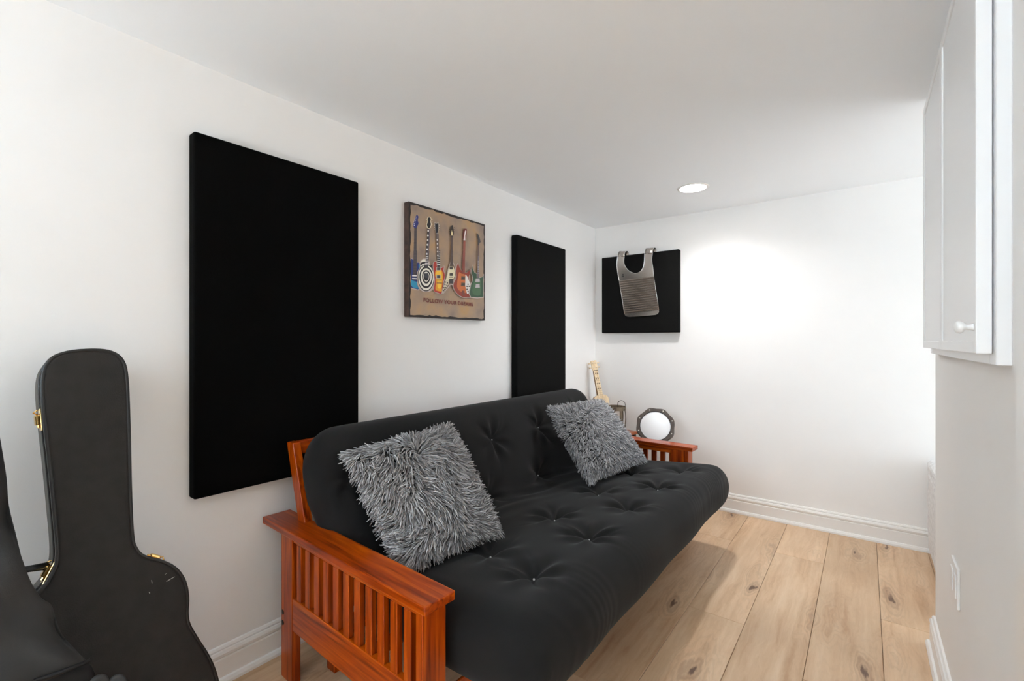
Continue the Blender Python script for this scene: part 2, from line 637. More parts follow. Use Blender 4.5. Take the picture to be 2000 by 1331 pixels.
# ------------------------------------------------------------------ recessed lights
def can_light(x, y, label):
    t = thing('recessed_light', label, 'light', (x, y, ZC))
    lathe('trim_ring', [(0.0735, 0.0), (0.0735, -0.004), (0.078, -0.006), (0.088, -0.004), (0.0905, 0.0)], M['trim'], t, 48, caps=False)
    lathe('baffle', [(0.0745, 0.0), (0.0725, 0.05), (0.0725, 0.056), (0.0, 0.056), (0.0, 0.058), (0.0755, 0.058), (0.0755, 0.0)], M['trim'], t, 48, caps=False)
    lathe('diffuser', [(0.0, 0.044), (0.06, 0.044), (0.0715, 0.046), (0.0715, 0.052), (0.0, 0.052)], M['lamp'], t, 40)
    return t


can_light(*CAN, 'round recessed light glowing in the white ceiling')


def fill_uplight(x, y, label):  # unseen lamp added to brighten the ceiling and the ambient light
    t = thing('added_uplight', label, 'lamp', (x, y, 0))
    lathe('base', [(0.13, 0), (0.13, 0.012), (0.06, 0.022), (0.014, 0.03)], M['plastic'], t, 32)
    z = FILL_Z
    lathe('pole', [(0.011, 0.03), (0.011, z)], M['plastic'], t, 14)
    lathe('bowl', [(r, z + h) for r, h in ((0.011, 0), (0.06, 0.005), (0.16, 0.03), (0.215, 0.08), (0.22, 0.085), (0.213, 0.085), (0.158, 0.038), (0.06, 0.013), (0.0, 0.012))], M['plastic'], t, 36)
    lathe('bulb', [(r, z + h) for r, h in ((0.0, 0.08), (0.10, 0.078), (0.14, 0.070), (0.14, 0.062), (0.0, 0.055))], M['uplight'], t, 28)
    return t


FILL_Z = 0.95
fill_uplight(-0.75, -2.2, 'white bowl uplight added for fill light, unseen behind the viewer')

# ------------------------------------------------------------------ acoustic panels
def acoustic_panel(label, lo, hi, mat, normal):
    """fabric-wrapped board; the front face is slightly pillowed at the edges"""
    o = thing('acoustic_panel', label, 'wall panel', ((lo[0] + hi[0]) / 2, (lo[1] + hi[1]) / 2, lo[2]), 0, 'black fabric acoustic panels')
    L = Vector(o.location)
    box('fabric_cover', Vector(lo) - L, Vector(hi) - L, mat, o, 0.007, 3)
    # thin timber backing
    lo2, hi2 = list(lo), list(hi)
    ax = 0 if normal == 'x' else 1
    for a in range(3):
        if a != ax:
            lo2[a] += 0.03; hi2[a] -= 0.03
    if normal == 'x':
        lo2[0], hi2[0] = XL, lo[0] + 0.001
    else:
        lo2[1], hi2[1] = hi[1] - 0.001, YB
    box('backing', Vector(lo2) - L, Vector(hi2) - L, M['black_fabric'], o)
    return o


PT = 0.046
xf = XL + 0.002 + PT
a = at_x(379, 255, xf); b = at_x(701, 356, xf); c = at_x(379, 978, xf)
acoustic_panel('large black fabric acoustic panel to the left of the guitar picture', (XL + 0.002, a.y, c.z), (xf, b.y, (a.z + b.z) / 2), M['black_fabric'], 'x')
a = at_x(1010, 458, xf); b = at_x(1105, 487, xf)
acoustic_panel('narrow looking black acoustic panel between guitar picture and room corner', (XL + 0.002, a.y, a.z - 1.22), (xf, b.y, (a.z + b.z) / 2), M['charcoal_fabric'], 'x')
yf = YB - 0.004 - PT
a = at_y(1175, 503, yf); b = at_y(1326, 488, yf); c = at_y(1250, 650.5, yf)
acoustic_panel('small square black acoustic panel holding the metal washboard on far wall', (a.x, yf, c.z), (b.x, YB - 0.004, (a.z + b.z) / 2), M['charcoal_fabric'], 'y')
SQ_TOP = (a.z + b.z) / 2

# ------------------------------------------------------------------ guitar picture
def picture():
    xp = XL + 0.036
    y0, y1 = at_x(798.5, 500, xp).y, at_x(947.5, 500, xp).y
    z1 = (at_x(798.5, 389.8, xp).z + at_x(947.5, 441, xp).z) / 2
    z0 = (at_x(798.5, 616, xp).z + at_x(946, 629, xp).z) / 2
    t = thing('canvas_picture', 'square canvas picture of six electric guitars with stencilled lettering', 'picture', (XL, (y0 + y1) / 2, z0))
    L = Vector(t.location)
    box('canvas', Vector((XL, y0, z0)) - L, Vector((xp - 0.001, y1, z1)) - L, M['canvas_side'], t, 0.003, 2)
    bo = pyd('painted_border', [Vector((xp - 0.0008, y, z)) - L for y, z in ((y0 + .001, z0 + .001), (y1 - .001, z0 + .001), (y1 - .001, z1 - .001), (y0 + .001, z1 - .001))], [(0, 1, 2, 3)])
    link('painted_border', bo, M['canvas_border'], t)
    # ragged-edged painted ground
    edge = []
    mm = 0.011
    for s in range(4):
        for i in range(26):
            f = i / 26
            c = [(y0 + mm + (y1 - y0 - 2 * mm) * f, z0 + mm), (y1 - mm, z0 + mm + (z1 - z0 - 2 * mm) * f), (y1 - mm - (y1 - y0 - 2 * mm) * f, z1 - mm), (y0 + mm, z1 - mm - (z1 - z0 - 2 * mm) * f)][s]
            edge.append(Vector((xp, c[0] + random.uniform(-.004, .003), c[1] + random.uniform(-.004, .004))) - L)
    link('painted_ground', pyd('painted_ground', edge, [tuple(range(len(edge)))]), M['canvas'], t)
    lay = [0]
    cols = {}

    def colmat(rgb):
        if rgb not in cols:
            cols[rgb] = plain('print_%d_%d_%d' % rgb, lin(rgb), 0.55)
        return cols[rgb]

    def A(p):     # points of the lower close-up
        return 780 + p[0] / 8.872, 490 + p[1] / 8.872

    def B(p):     # points of the upper close-up
        return 780 + p[0] / 11.09, 380 + p[1] / 11.09

    class G:
        def __init__(s, nm):
            s.v, s.f, s.mi, s.ms, s.nm = [], [], [], [], nm

        def poly(s, pts, rgb, conv=A, smooth=0):
            lay[0] += 1
            x = xp + 0.0003 + 0.00004 * lay[0]
            q = [at_x(*conv(p), x) for p in pts]
            if smooth:
                q = catmull(q, smooth, True)
            for w_ in q:
                w_.y = min(max(w_.y, y0 + 0.013), y1 - 0.007)
            base = len(s.v)
            s.v += [p - L for p in q]
            s.f.append(tuple(range(base, base + len(q))))
            m = colmat(rgb)
            if m not in s.ms:
                s.ms.append(m)
            s.mi.append(s.ms.index(m))

        def line(s, p, q, w, rgb, conv=A):
            d = Vector((q[0] - p[0], q[1] - p[1])).normalized()
            n = Vector((-d.y, d.x)) * w / 2
            s.poly([(p[0] + n.x, p[1] + n.y), (q[0] + n.x, q[1] + n.y), (q[0] - n.x, q[1] - n.y), (p[0] - n.x, p[1] - n.y)], rgb, conv)

        def blob(s, c, rx, ry, rgb, conv=A, n=18, rot=0):
            s.poly([(c[0] + rx * math.cos(u) * math.cos(rot) - ry * math.sin(u) * math.sin(rot), c[1] + rx * math.cos(u) * math.sin(rot) + ry * math.sin(u) * math.cos(rot)) for u in [2 * math.pi * i / n for i in range(n)]], rgb, conv)

        def done(s):
            bm = bmesh.new()
            vs_ = [bm.verts.new(v) for v in s.v]
            for f, mi in zip(s.f, s.mi):
                fc = bm.faces.new([vs_[i] for i in f])
                fc.material_index = mi
                fc.normal_update()
                if fc.normal.x < 0:
                    fc.normal_flip()
            me = bpy.data.meshes.new(s.nm)
            bm.to_mesh(me); bm.free()
            for m in s.ms:
                me.materials.append(m)
            o = link(s.nm, me, None, t)
            return o

    HALO = (196, 178, 170)
    # blue guitar
    g = G('printed_guitar')
    g.poly([(140, 55), (185, 125), (240, 145), (250, 200), (330, 200), (372, 215), (345, 300), (345, 420), (385, 640), (330, 690), (200, 655), (138, 620)], HALO)
    g.poly([(150, 60), (190, 135), (240, 152), (250, 208), (330, 206), (362, 220), (335, 300), (335, 420), (372, 640), (320, 672), (200, 640), (148, 610)], (36, 52, 122))
    g.poly([(148, 490), (225, 515), (300, 540), (335, 560), (372, 640), (335, 662), (240, 640), (148, 590)], (40, 150, 190))
    g.poly([(335, 230), (362, 220), (345, 330), (352, 470), (335, 440)], (60, 150, 200))
    g.line((250, 0), (240, 420), 0.1, (80, 70, 72))
    g.poly([(248, 0), (305, 0), (297, 425), (238, 425)], (84, 74, 76))
    for i in range(15):
        g.line((246 - i * .5, 15 + i * 27), (303 - i * .5, 15 + i * 27), 5, (46, 40, 44))
    for yy in (432, 482):
        g.line((222, yy), (308, yy + 4), 20, (236, 232, 230))
        g.line((222, yy + 22), (308, yy + 26), 16, (24, 24, 40))
    g.poly([(325, 720), (378, 720), (372, 1331), (312, 1331)], (84, 74, 76), B)
    for i in range(22):
        g.line((322 - i * .6, 740 + i * 27), (376 - i * .3, 740 + i * 27), 6, (52, 46, 50), B)
    g.poly([(365, 455), (395, 452), (412, 490), (398, 560), (414, 630), (380, 700), (372, 722), (325, 722), (300, 670), (318, 600)], (44, 48, 122), B, 4)
    for i in range(6):
        g.blob((368 - i * 9, 490 + i * 36), 9, 10, (232, 230, 236), B, 8)
        g.blob((340 - i * 9, 498 + i * 32), 7, 9, (225, 222, 226), B, 8)
    g.done()
    # bullseye guitar
    g = G('printed_guitar')
    ang = -0.35
    g.blob((462, 440), 162, 190, HALO, A, 30)
    g.blob((468, 560), 158, 160, HALO, A, 30)
    g.blob((440, 225), 90, 90, HALO, A)
    W_, K_ = (238, 232, 218), (26, 22, 24)
    g.blob((440, 240), 78, 92, W_)
    g.blob((435, 235), 74, 44, K_)
    g.blob((445, 275), 70, 55, W_)
    g.poly([(520, 270), (585, 235), (590, 300), (560, 330)], K_)
    for s_, c_ in ((1.0, K_), (0.93, W_), (0.80, K_), (0.66, W_), (0.50, K_), (0.37, W_), (0.31, K_)):
        g.poly([(462 + 145 * s_ * math.cos(u) * (1.0 + 0.05 * math.sin(u)) + 8 * (1 - s_), 430 + (275 if math.sin(u) > 0 else 195) * s_ * math.sin(u) + (1 - s_) * 10) for u in [2 * math.pi * i / 40 for i in range(40)]], c_)
    g.blob((465, 380), 30, 14, W_)
    g.blob((470, 430), 42, 40, (58, 56, 62))
    g.poly([(478, 0), (520, 0), (500, 270), (445, 262)], (70, 62, 66))
    for i in range(9):
        g.line((468 - i * 3, 20 + i * 28), (508 - i * 2, 22 + i * 28), 12, (236, 230, 226))
    g.poly([(425, 250), (500, 250), (500, 300), (425, 300)], (60, 56, 60))
    g.poly([(610, 745), (668, 745), (662, 1000), (630, 1331), (572, 1331), (600, 1000)], (120, 104, 108), B)
    g.poly([(605, 745), (645, 745), (640, 1000), (610, 1331), (572, 1331), (598, 1000)], (66, 58, 62), B)
    for i in range(6):
        g.blob((625 - i * 6, 790 + i * 100), 18, 22, (240, 234, 230), B, 10)
    g.poly([(620, 490), (670, 488), (695, 530), (682, 590), (700, 650), (668, 738), (612, 738), (582, 660), (606, 590), (596, 530)], (232, 218, 190), B, 3)
    g.poly([(628, 500), (664, 498), (682, 535), (670, 590), (684, 650), (656, 722), (622, 722), (598, 655), (620, 590), (612, 535)], K_, B, 3)
    for i in range(3):
        for sx in (585, 708):
            g.blob((sx, 540 + i * 55), 10, 12, (226, 206, 164), B, 8)
    g.done()
    # sunburst yellow guitar
    g = G('printed_guitar')
    g.poly([(580, 215), (650, 180), (660, 280), (735, 290), (780, 260), (775, 350), (800, 440), (745, 650), (740, 750), (650, 735), (590, 690), (610, 500), (590, 380)], HALO, A, 3)
    g.poly([(590, 225), (640, 190), (655, 290), (735, 300), (770, 270), (765, 350), (790, 430), (760, 560), (735, 735), (660, 725), (600, 690), (618, 500), (598, 390)], (182, 48, 34), A, 3)
    g.poly([(640, 330), (720, 320), (760, 420), (755, 500), (735, 640), (735, 705), (660, 695), (625, 660), (640, 500), (615, 420)], (236, 160, 32), A, 3)
    g.poly([(650, 360), (715, 355), (735, 430), (735, 500), (720, 640), (665, 640), (655, 500), (635, 430)], (248, 200, 60), A, 3)
    g.poly([(656, 0), (708, 0), (700, 285), (654, 285)], (64, 56, 58))
    for i in range(7):
        g.line((656, 20 + i * 36), (706, 22 + i * 36), 14, (236, 232, 228))
    for yy in (315, 452):
        g.poly([(642, yy - 30), (715, yy - 30), (715, yy + 28), (642, yy + 28)], (196, 190, 180))
        g.poly([(652, yy - 24), (708, yy - 24), (708, yy + 22), (652, yy + 22)], (66, 60, 58))
    g.line((652, 508), (735, 508), 13, (110, 40, 44))
    g.line((645, 560), (740, 562), 13, (110, 40, 44))
    g.poly([(800, 850), (850, 850), (862, 1331), (812, 1331)], (112, 96, 92), B)
    for i in range(5):
        g.blob((820 + i * 3, 985 + i * 85), 15, 17, (240, 232, 226), B, 10)
    g.poly([(758, 605), (800, 620), (850, 608), (852, 700), (848, 800), (830, 852), (795, 850), (778, 780)], (190, 176, 164), B)
    g.poly([(768, 622), (800, 630), (842, 622), (846, 700), (840, 800), (824, 840), (800, 840), (784, 780)], (44, 40, 46), B)
    for i in range(3):
        for sx in (760, 864):
            g.blob((sx, 665 + i * 50), 8, 10, (222, 214, 204), B, 8)
    g.done()
    # arrow-shaped cream guitar
    g = G('printed_guitar')
    g.poly([(880, 200), (940, 210), (975, 290), (990, 420), (945, 530), (945, 600), (890, 590), (760, 750), (730, 740), (745, 660), (810, 480), (840, 320)], HALO, A)
    g.poly([(885, 215), (930, 220), (965, 300), (978, 420), (935, 520), (935, 580), (880, 575), (755, 735), (740, 730), (760, 650), (822, 480), (850, 320)], (120, 92, 70), A)
    g.poly([(870, 270), (935, 275), (955, 330), (968, 420), (930, 500), (800, 520), (830, 440), (850, 330)], (230, 220, 186), A)
    g.poly([(860, 490), (930, 485), (935, 570), (870, 565)], (54, 46, 48), A)
    g.poly([(800, 520), (860, 510), (860, 575), (755, 730), (742, 728), (765, 640)], (214, 200, 172), A)
    for (cx, cy) in ((800, 545), (835, 560), (790, 590), (825, 600), (775, 640), (805, 640), (765, 690), (785, 670)):
        g.blob((cx, cy), 13, 10, (62, 46, 40), A, 9, 0.7)
    for yy in (300, 412):
        g.poly([(870, yy - 24), (925, yy - 24), (925, yy + 24), (870, yy + 24)], (70, 62, 54))
    g.line((860, 460), (930, 462), 11, (90, 70, 56))
    g.poly([(890, 0), (930, 0), (925, 265), (880, 265)], (82, 64, 58))
    g.poly([(1120, 895), (1158, 895), (1160, 1331), (1108, 1331)], (88, 68, 62), B)
    g.poly([(1138, 665), (1160, 690), (1180, 830), (1160, 900), (1120, 900), (1095, 850), (1115, 720)], (52, 40, 36), B, 3)
    g.poly([(1136, 770), (1158, 850), (1150, 895), (1122, 890), (1118, 850)], (232, 214, 162), B)
    for i in range(3):
        for sx in (1095, 1185):
            g.blob((sx - i * 3, 720 + i * 42), 8, 9, (70, 50, 44), B, 7)
    g.done()
    # red-brown guitar with white plate
    g = G('printed_guitar')
    out = [(1015, 225), (1050, 310), (1110, 375), (1160, 385), (1228, 330), (1220, 400), (1200, 470), (1235, 600), (1230, 780), (1180, 805), (1090, 800), (1000, 740), (940, 640), (945, 560), (990, 460), (985, 330)]
    g.poly([(1100 + (x - 1100) * 1.07, 540 + (y - 540) * 1.04) for x, y in out], HALO, A, 3)
    g.poly(out, (146, 52, 30), A, 3)
    g.poly([(1030, 380), (1080, 400), (1140, 420), (1180, 560), (1180, 720), (1090, 720), (1010, 660), (1000, 560)], (202, 108, 52), A, 3)
    g.poly([(1145, 410), (1180, 450), (1230, 580), (1195, 750), (1170, 745), (1140, 600)], (232, 226, 220), A)
    for (cx, cy) in ((1172, 620), (1208, 618), (1172, 668), (1190, 705), (1190, 582)):
        g.blob((cx, cy), 11, 13, (48, 40, 40), A, 9)
    for yy in (475, 585):
        g.poly([(1075, yy - 32), (1138, yy - 28), (1136, yy + 30), (1068, yy + 26)], (88, 74, 58))
        g.line((1080, yy), (1134, yy + 2), 7, (30, 26, 26))
    g.poly([(1085, 690), (1130, 690), (1130, 790), (1080, 770)], (120, 60, 44))
    g.poly([(1100, 0), (1140, 0), (1135, 390), (1090, 380)], (140, 72, 58))
    g.poly([(1388, 1000), (1432, 1000), (1425, 1331), (1380, 1331)], (150, 76, 60), B)
    g.poly([(1390, 760), (1420, 745), (1460, 752), (1462, 820), (1448, 920), (1430, 1000), (1388, 1000), (1376, 880)], (118, 46, 40), B, 3)
    g.poly([(1442, 765), (1450, 800), (1428, 900), (1428, 995), (1390, 992), (1405, 900), (1418, 800)], (240, 226, 220), B)
    g.done()
    # green guitar
    g = G('printed_guitar')
    g.poly([(1262, 235), (1275, 300), (1300, 370), (1345, 390), (1395, 465), (1440, 450), (1465, 400), (1462, 560), (1465, 815), (1350, 830), (1230, 820), (1200, 740), (1230, 590), (1270, 490), (1240, 380)], HALO, A)
    g.poly([(1266, 255), (1275, 320), (1305, 385), (1340, 400), (1340, 465), (1400, 470), (1435, 460), (1460, 425), (1455, 560), (1458, 800), (1350, 812), (1240, 802), (1212, 740), (1240, 600), (1280, 490), (1250, 380)], (52, 82, 56), A)
    g.poly([(1290, 520), (1330, 480), (1400, 500), (1420, 640), (1400, 770), (1290, 760), (1262, 680)], (70, 104, 70), A, 3)
    for yy in (510, 612):
        g.poly([(1325, yy - 28), (1390, yy - 32), (1395, yy + 28), (1315, yy + 32)], (196, 188, 190))
        g.line((1322, yy), (1394, yy - 2), 7, (140, 130, 134))
    g.poly([(1365, 0), (1385, 0), (1380, 470), (1342, 470)], (120, 104, 108))
    for i in range(9):
        g.line((1358 - i * .5, 180 + i * 30), (1382, 182 + i * 30), 6, (196, 188, 186))
    g.poly([(1700, 1090), (1730, 1060), (1726, 1331), (1702, 1331)], (110, 84, 78), B)
    g.poly([(1675, 830), (1712, 870), (1742, 950), (1762, 1030), (1735, 1060), (1728, 1100), (1700, 1100), (1704, 990)], (70, 62, 62), B)
    g.done()
    # stencilled words
    p0 = at_x(*A((412, 884)), xp); p1 = at_x(*A((1272, 1000)), xp)
    zb = at_x(*A((412, 890)), xp).z
    zt = at_x(*A((412, 818)), xp).z
    cu = bpy.data.curves.new('lettering', 'FONT')
    cu.body = 'FOLLOW YOUR DREAMS'
    cu.size = 0.04
    cu.offset = 0.0012
    cu.space_character = 1.12
    to = bpy.data.objects.new('tmp_text', cu)
    COL.objects.link(to)
    dg = bpy.context.evaluated_depsgraph_get()
    me = bpy.data.meshes.new_from_object(to.evaluated_get(dg))
    bpy.data.objects.remove(to)
    me.materials.clear()
    co = np.array([v.co[:] for v in me.vertices])
    mn, mx = co.min(0), co.max(0)
    yw = abs(p1.y - p0.y)
    for v in me.vertices:
        fx = (v.co.x - mn[0]) / (mx[0] - mn[0]); fz = (v.co.y - mn[1]) / (mx[1] - mn[1])
        v.co = Vector((xp + 0.0030, p0.y + fx * yw, zb + fz * (zt - zb))) - L
    nt = NT('worn_red_stencil')
    tc = nt.n('ShaderNodeTexCoord'); ns = nt.n('ShaderNodeTexNoise')
    ns.inputs['Scale'].default_value = 30
    nt.l(tc.outputs['Object'], ns.inputs['Vector'])
    nt.l(ramp(nt, ns.outputs[0], [(0.45, lin((112, 40, 34))), (0.66, lin((150, 88, 72)))]), nt.b.inputs['Base Color'])
    link('lettering', me, nt.m, t)


picture()

# ------------------------------------------------------------------ metal washboard hung on the square panel
def washboard():
    def Z(p):
        return 1120 + p[0] / 5.787, 450 + p[1] / 5.787
    yp = yf - 0.012
    P = lambda p, y=yp: at_y(*Z(p), y)
    base = P((740, 960))
    t = thing('metal_washboard', 'ribbed steel washboard vest hooked over the square black panel', 'washboard', base)
    L = Vector(base)
    # ribbed lower plate
    c00, c10, c11, c01 = P((576, 945)), P((966, 905)), P((908, 522)), P((516, 568))
    NR, SUB, NU = 15, 8, 10
    rows = NR * SUB
    verts, faces = [], []
    for side in (0, 1):
        for j in range(rows + 1):
            v = j / rows
            d = 0.0065 * math.sin(2 * math.pi * NR * v) + (0.0012 if side else 0)
            for i in range(NU + 1):
                u = i / NU
                p = c00 * (1 - u) * (1 - v) + c10 * u * (1 - v) + c11 * u * v + c01 * (1 - u) * v
                verts.append(p - L + Vector((0, d, 0)))
    S = (rows + 1) * (NU + 1)
    for j in range(rows):
        for i in range(NU):
            a_ = j * (NU + 1) + i
            q = (a_, a_ + 1, a_ + NU + 2, a_ + NU + 1)
            faces.append(q)
            faces.append(tuple(S + x for x in q[::-1]))
    link('ribbed_plate', pyd('ribbed_plate', verts, faces, True), M['steel'], t)
    # bottom flange with round corners
    bot = [(576, 945), (582, 962), (600, 975), (630, 980), (780, 970), (930, 958), (955, 945), (967, 925), (966, 905), (775, 925)]
    prism('hem', [P(p) - L for p in bot], (0, 0.002, 0), M['steel'], t)
    # rolled side edges
    for q0, q1 in (((576, 945), (516, 568)), ((966, 905), (908, 522))):
        tube('rolled_edge', [P(q0, yp - .002) - L, P(q1, yp - .002) - L], 0.0022, M['steel_edge'], t, 6)
    # yoke with the neck cut-out
    Lo = [(516, 568), (500, 480), (489, 390), (498, 300)]
    Li = [(574, 300), (570, 365), (592, 420), (635, 465), (700, 488), (752, 470), (785, 425), (800, 350), (804, 268)]
    Ro = [(893, 262), (886, 340), (900, 440), (908, 522)]
    prism('yoke', [P(p) - L for p in Lo + Li + Ro], (0, 0.002, 0), M['steel'], t)
    tube('neck_edge', catmull([P(p, yp - .001) - L for p in Li], 4), 0.0022, M['steel_edge'], t, 6)
    for pts in (Lo, Ro):
        tube('outer_edge', catmull([P(p, yp - .001) - L for p in pts], 4), 0.0020, M['steel_edge'], t, 6)
    # hooked straps
    for (q0, q1, lean) in (((498, 300), (574, 300), 0.010), ((804, 268), (893, 262), 0.008)):
        a0, a1 = P(q0), P(q1)
        verts, faces = [], []
        n = 18
        edges = ([], [])
        for i in range(n + 1):
            th = math.pi * i / n * 0.93
            off = Vector((lean * (1 - math.cos(th)) , 0.026 * (1 - math.cos(th)), 0.047 * math.sin(th)))
            for k, b_ in enumerate((a0, a1)):
                verts.append(b_ + off - L)
                edges[k].append(b_ + off - L)
        for i in range(n):
            faces.append((2 * i, 2 * i + 1, 2 * i + 3, 2 * i + 2))
        so = link('strap_hook', pyd('strap_hook', verts, faces, True), M['steel'], t)
        md = so.modifiers.new('thickness', 'SOLIDIFY'); md.thickness = 0.002
        for e in edges:
            tube('rim', e, 0.0020, M['steel_edge'], so, 6)
    # small stamped mark
    prism('stamp', [P(p, yp - .0012) - L for p in ((551, 498), (568, 497), (568, 504), (561, 512), (569, 519), (569, 526), (552, 527), (552, 520), (559, 512), (551, 505))], (0, 0.0008, 0), M['black_print'], t)


washboard()

# ------------------------------------------------------------------ wall cabinet, wall plate
def cabinet():
    t = thing('wall_cabinet', 'white two-door wall cabinet high on the right wall', 'cabinet', (XR, 1.73, 1.125))
    L = Vector(t.location)
    f0, f1, xa = 1.216, 2.285, XR - 0.0213
    # casing: four boards
    z0, z1, w = 1.125, 2.03, 0.05
    for lo, hi in (((xa, f0, z0), (XR, f0 + w, z1)), ((xa, f1 - w, z0), (XR, f1, z1)), ((xa, f0 + w, z0), (XR, f1 - w, z0 + w)), ((xa, f0 + w, z1 - w), (XR, f1 - w, z1))):
        box('casing_board', Vector(lo) - L, Vector(hi) - L, M['cab'], t, 0.0015, 1)
    box('back_board', Vector((XR - .008, f0 + w - .001, z0 + w - .001)) - L, Vector((XR, f1 - w + .001, z1 - w + .001)) - L, M['cab'], t)
    dx0, dx1 = 0.166, xa - 0.002
    fr, rec = 0.024, 0.004
    for (ya, yb, near) in ((1.232, 1.752, True), (1.757, 2.232, False)):
        za, zb = 1.146, 1.998
        bm = bmesh.new()
        bm_box(bm, Vector((dx0 + rec, ya + fr - .001, za + fr - .001)) - L, Vector((dx1, yb - fr + .001, zb - fr + .001)) - L)
        d = link('door', bm_mesh('door', bm), M['cab'], t)
        for lo, hi, nm in (((dx0, ya, za), (dx1, ya + fr, zb), 'stile'), ((dx0, yb - fr, za), (dx1, yb, zb), 'stile'), ((dx0, ya + fr, za), (dx1, yb - fr, za + fr), 'rail'), ((dx0, ya + fr, zb - fr), (dx1, yb - fr, zb), 'rail')):
            box(nm, Vector(lo) - L, Vector(hi) - L, M['cab'], d, 0.002, 2)
        if near:
            kn = lathe('knob', [(0.0075, 0.0), (0.006, 0.004), (0.005, 0.009), (0.006, 0.012), (0.0105, 0.015), (0.0125, 0.019), (0.0115, 0.024), (0.007, 0.0275), (0.0, 0.0285)], M['cab'], d, 24)
            kn.location = Vector((dx0, 1.249, 1.197)) - L
            kn.rotation_euler = (0, -math.pi / 2, 0)


cabinet()

t = thing('wall_plate', 'white double wall plate low on the right wall', 'wall plate', (XR, 1.86, 0.413))
box('plate', (-0.0065, -0.06, 0.0), (0, 0.058, 0.114), M['plastic'], t, 0.002, 2)
for sy in (-0.03, 0.029):
    box('rocker', (-0.0095, sy - 0.0165, 0.024), (-0.006, sy + 0.0165, 0.09), M['plastic'], t, 0.001, 1)

# ------------------------------------------------------------------ white bench beyond the wall end
def bench():
    x0, x1, y0, y1, z1 = 0.274, 0.72, 2.62, 3.425, 0.52
    t = thing('white_bench', 'white nubby upholstered bench peeking out beyond the right wall', 'bench', ((x0 + x1) / 2, (y0 + y1) / 2, 0))
    L = Vector(t.location)
    for nm, lo, hi, bv in (('base', (x0, y0, 0.03), (x1, y1, 0.445), 0.012), ('seat', (x0 - .004, y0 - .004, 0.445), (x1 + .004, y1 + .002, z1), 0.022)):
        bm = bmesh.new()
        bm_box(bm, Vector(lo) - L, Vector(hi) - L, bv, 3)
        bmesh.ops.subdivide_edges(bm, edges=bm.edges, cuts=7, use_grid_fill=True)
        for v in bm.verts:
            n = noise.noise_vector(v.co * 38) * 0.004
            v.co += n
        link(nm, bm_mesh(nm, bm, True), M['boucle'], t)
    for fx in (x0 + .03, x1 - .03):
        for fy in (y0 + .04, y1 - .06):
            lathe('foot', [(0.016, 0.0), (0.022, 0.032)], M['black_metal'], t, 14, Vector((fx, fy, 0)) - L)


bench()

# ------------------------------------------------------------------ futon frame
FT = math.radians(-0.6)
FO = Vector((-1.28, 1.88, 0.0))
frame = thing('wooden_futon', 'orange-stained wooden futon base with slatted arms under the black mattress', 'futon', FO, FT)
RI = Matrix.Rotation(-FT, 3, 'Z')


def fl_(p):
    return RI @ (Vector(p) - FO)


def arm(wx, wy, o):
    """o = -1: outer side towards -y, +1: towards +y.  The armrest board carries the rest of the arm."""
    Lh, W = 0.4525, 0.101
    zt, zb = 0.532, 0.508
    bm = bmesh.new()
    bm_box(bm, (-Lh, -W / 2, zb), (Lh, W / 2, zt), 0.003, 2)
    a = link('armrest', bm_mesh('armrest', bm), M['cherry'][0], frame, fl_((wx, wy, 0)), (0, 0, math.radians(-2.5) - FT))
    yo = o * (W / 2 - 0.016)          # outer face of posts

    def b(nm, xa, xb, ya, yb, za, zb_, ax=2, bev=0.002):
        lo = (xa, min(o * ya, o * yb), za); hi = (xb, max(o * ya, o * yb), zb_)
        return box(nm, lo, hi, M['cherry'][ax], a, bev, 1, origin=((xa + xb) / 2, (lo[1] + hi[1]) / 2, za))
    yo = W / 2 - 0.016
    b('front_post', 0.399, 0.425, yo, yo - 0.078, 0.0, zb)
    b('inner_leg', 0.318, 0.399, yo - 0.056, yo - 0.078, 0.0, zb)
    b('rear_post', -0.338, -0.257, yo, yo - 0.030, 0.0, zb)
    b('lower_rail', -0.257, 0.399, yo - 0.001, yo - 0.024, 0.186, 0.297, 0)
    b('upper_rail', -0.257, 0.399, yo - 0.004, yo - 0.022, 0.484, zb, 0)
    b('inner_upper_rail', -0.257, 0.318, yo - 0.058, yo - 0.074, 0.480, zb, 0)
    n = 11
    x0, x1 = -0.257, 0.399
    pitch = (x1 - x0) / (n + 0.35)
    sm = bmesh.new()
    bm_box(sm, (-0.015, -0.009, 0.297), (0.015, 0.009, 0.484), 0.0015, 1)
    sme = bm_mesh('slat', sm)
    sme.materials.append(M['cherry'][2])
    for i in range(n):
        link('slat', sme, None, a, (x0 + pitch * (i + 0.68), o * (yo - 0.013), 0))
    for zz in (0.226, 0.190):
        bc = lathe('bolt_cover', [(0.0085, 0.0), (0.0085, 0.0012), (0.0, 0.0018)], M['plug'], a, 16, (-0.325, o * yo, zz), (math.radians(90) * (1 if o < 0 else -1), 0, 0))
    return a


arm(-1.29, 0.833, -1)
arm(-1.27, 2.930, 1)

yA, yB_ = 0.905, 2.815
# back frame: two uprights, rails, slats (leaning towards the wall)
def back_pt(z, d=0.0):
    return -1.648 + (0.80 - z) * 0.30 + d


def slanted(nm, y0, y1, za, zb, d0, d1, ax=2):
    out = []
    for y in (y0, y1):
        for z, d in ((za, d0), (za, d1), (zb, d1), (zb, d0)):
            out.append(fl_((back_pt(z, d), y, z)))
    bm = bmesh.new()
    v = [bm.verts.new(p) for p in out]
    for f in ((0, 1, 2, 3), (7, 6, 5, 4), (0, 4, 5, 1), (1, 5, 6, 2), (2, 6, 7, 3), (3, 7, 4, 0)):
        bm.faces.new([v[i] for i in f])
    bmesh.ops.bevel(bm, geom=list(bm.edges), offset=0.002, segments=1, affect='EDGES')
    return link(nm, bm_mesh(nm, bm), M['cherry'][ax], frame)


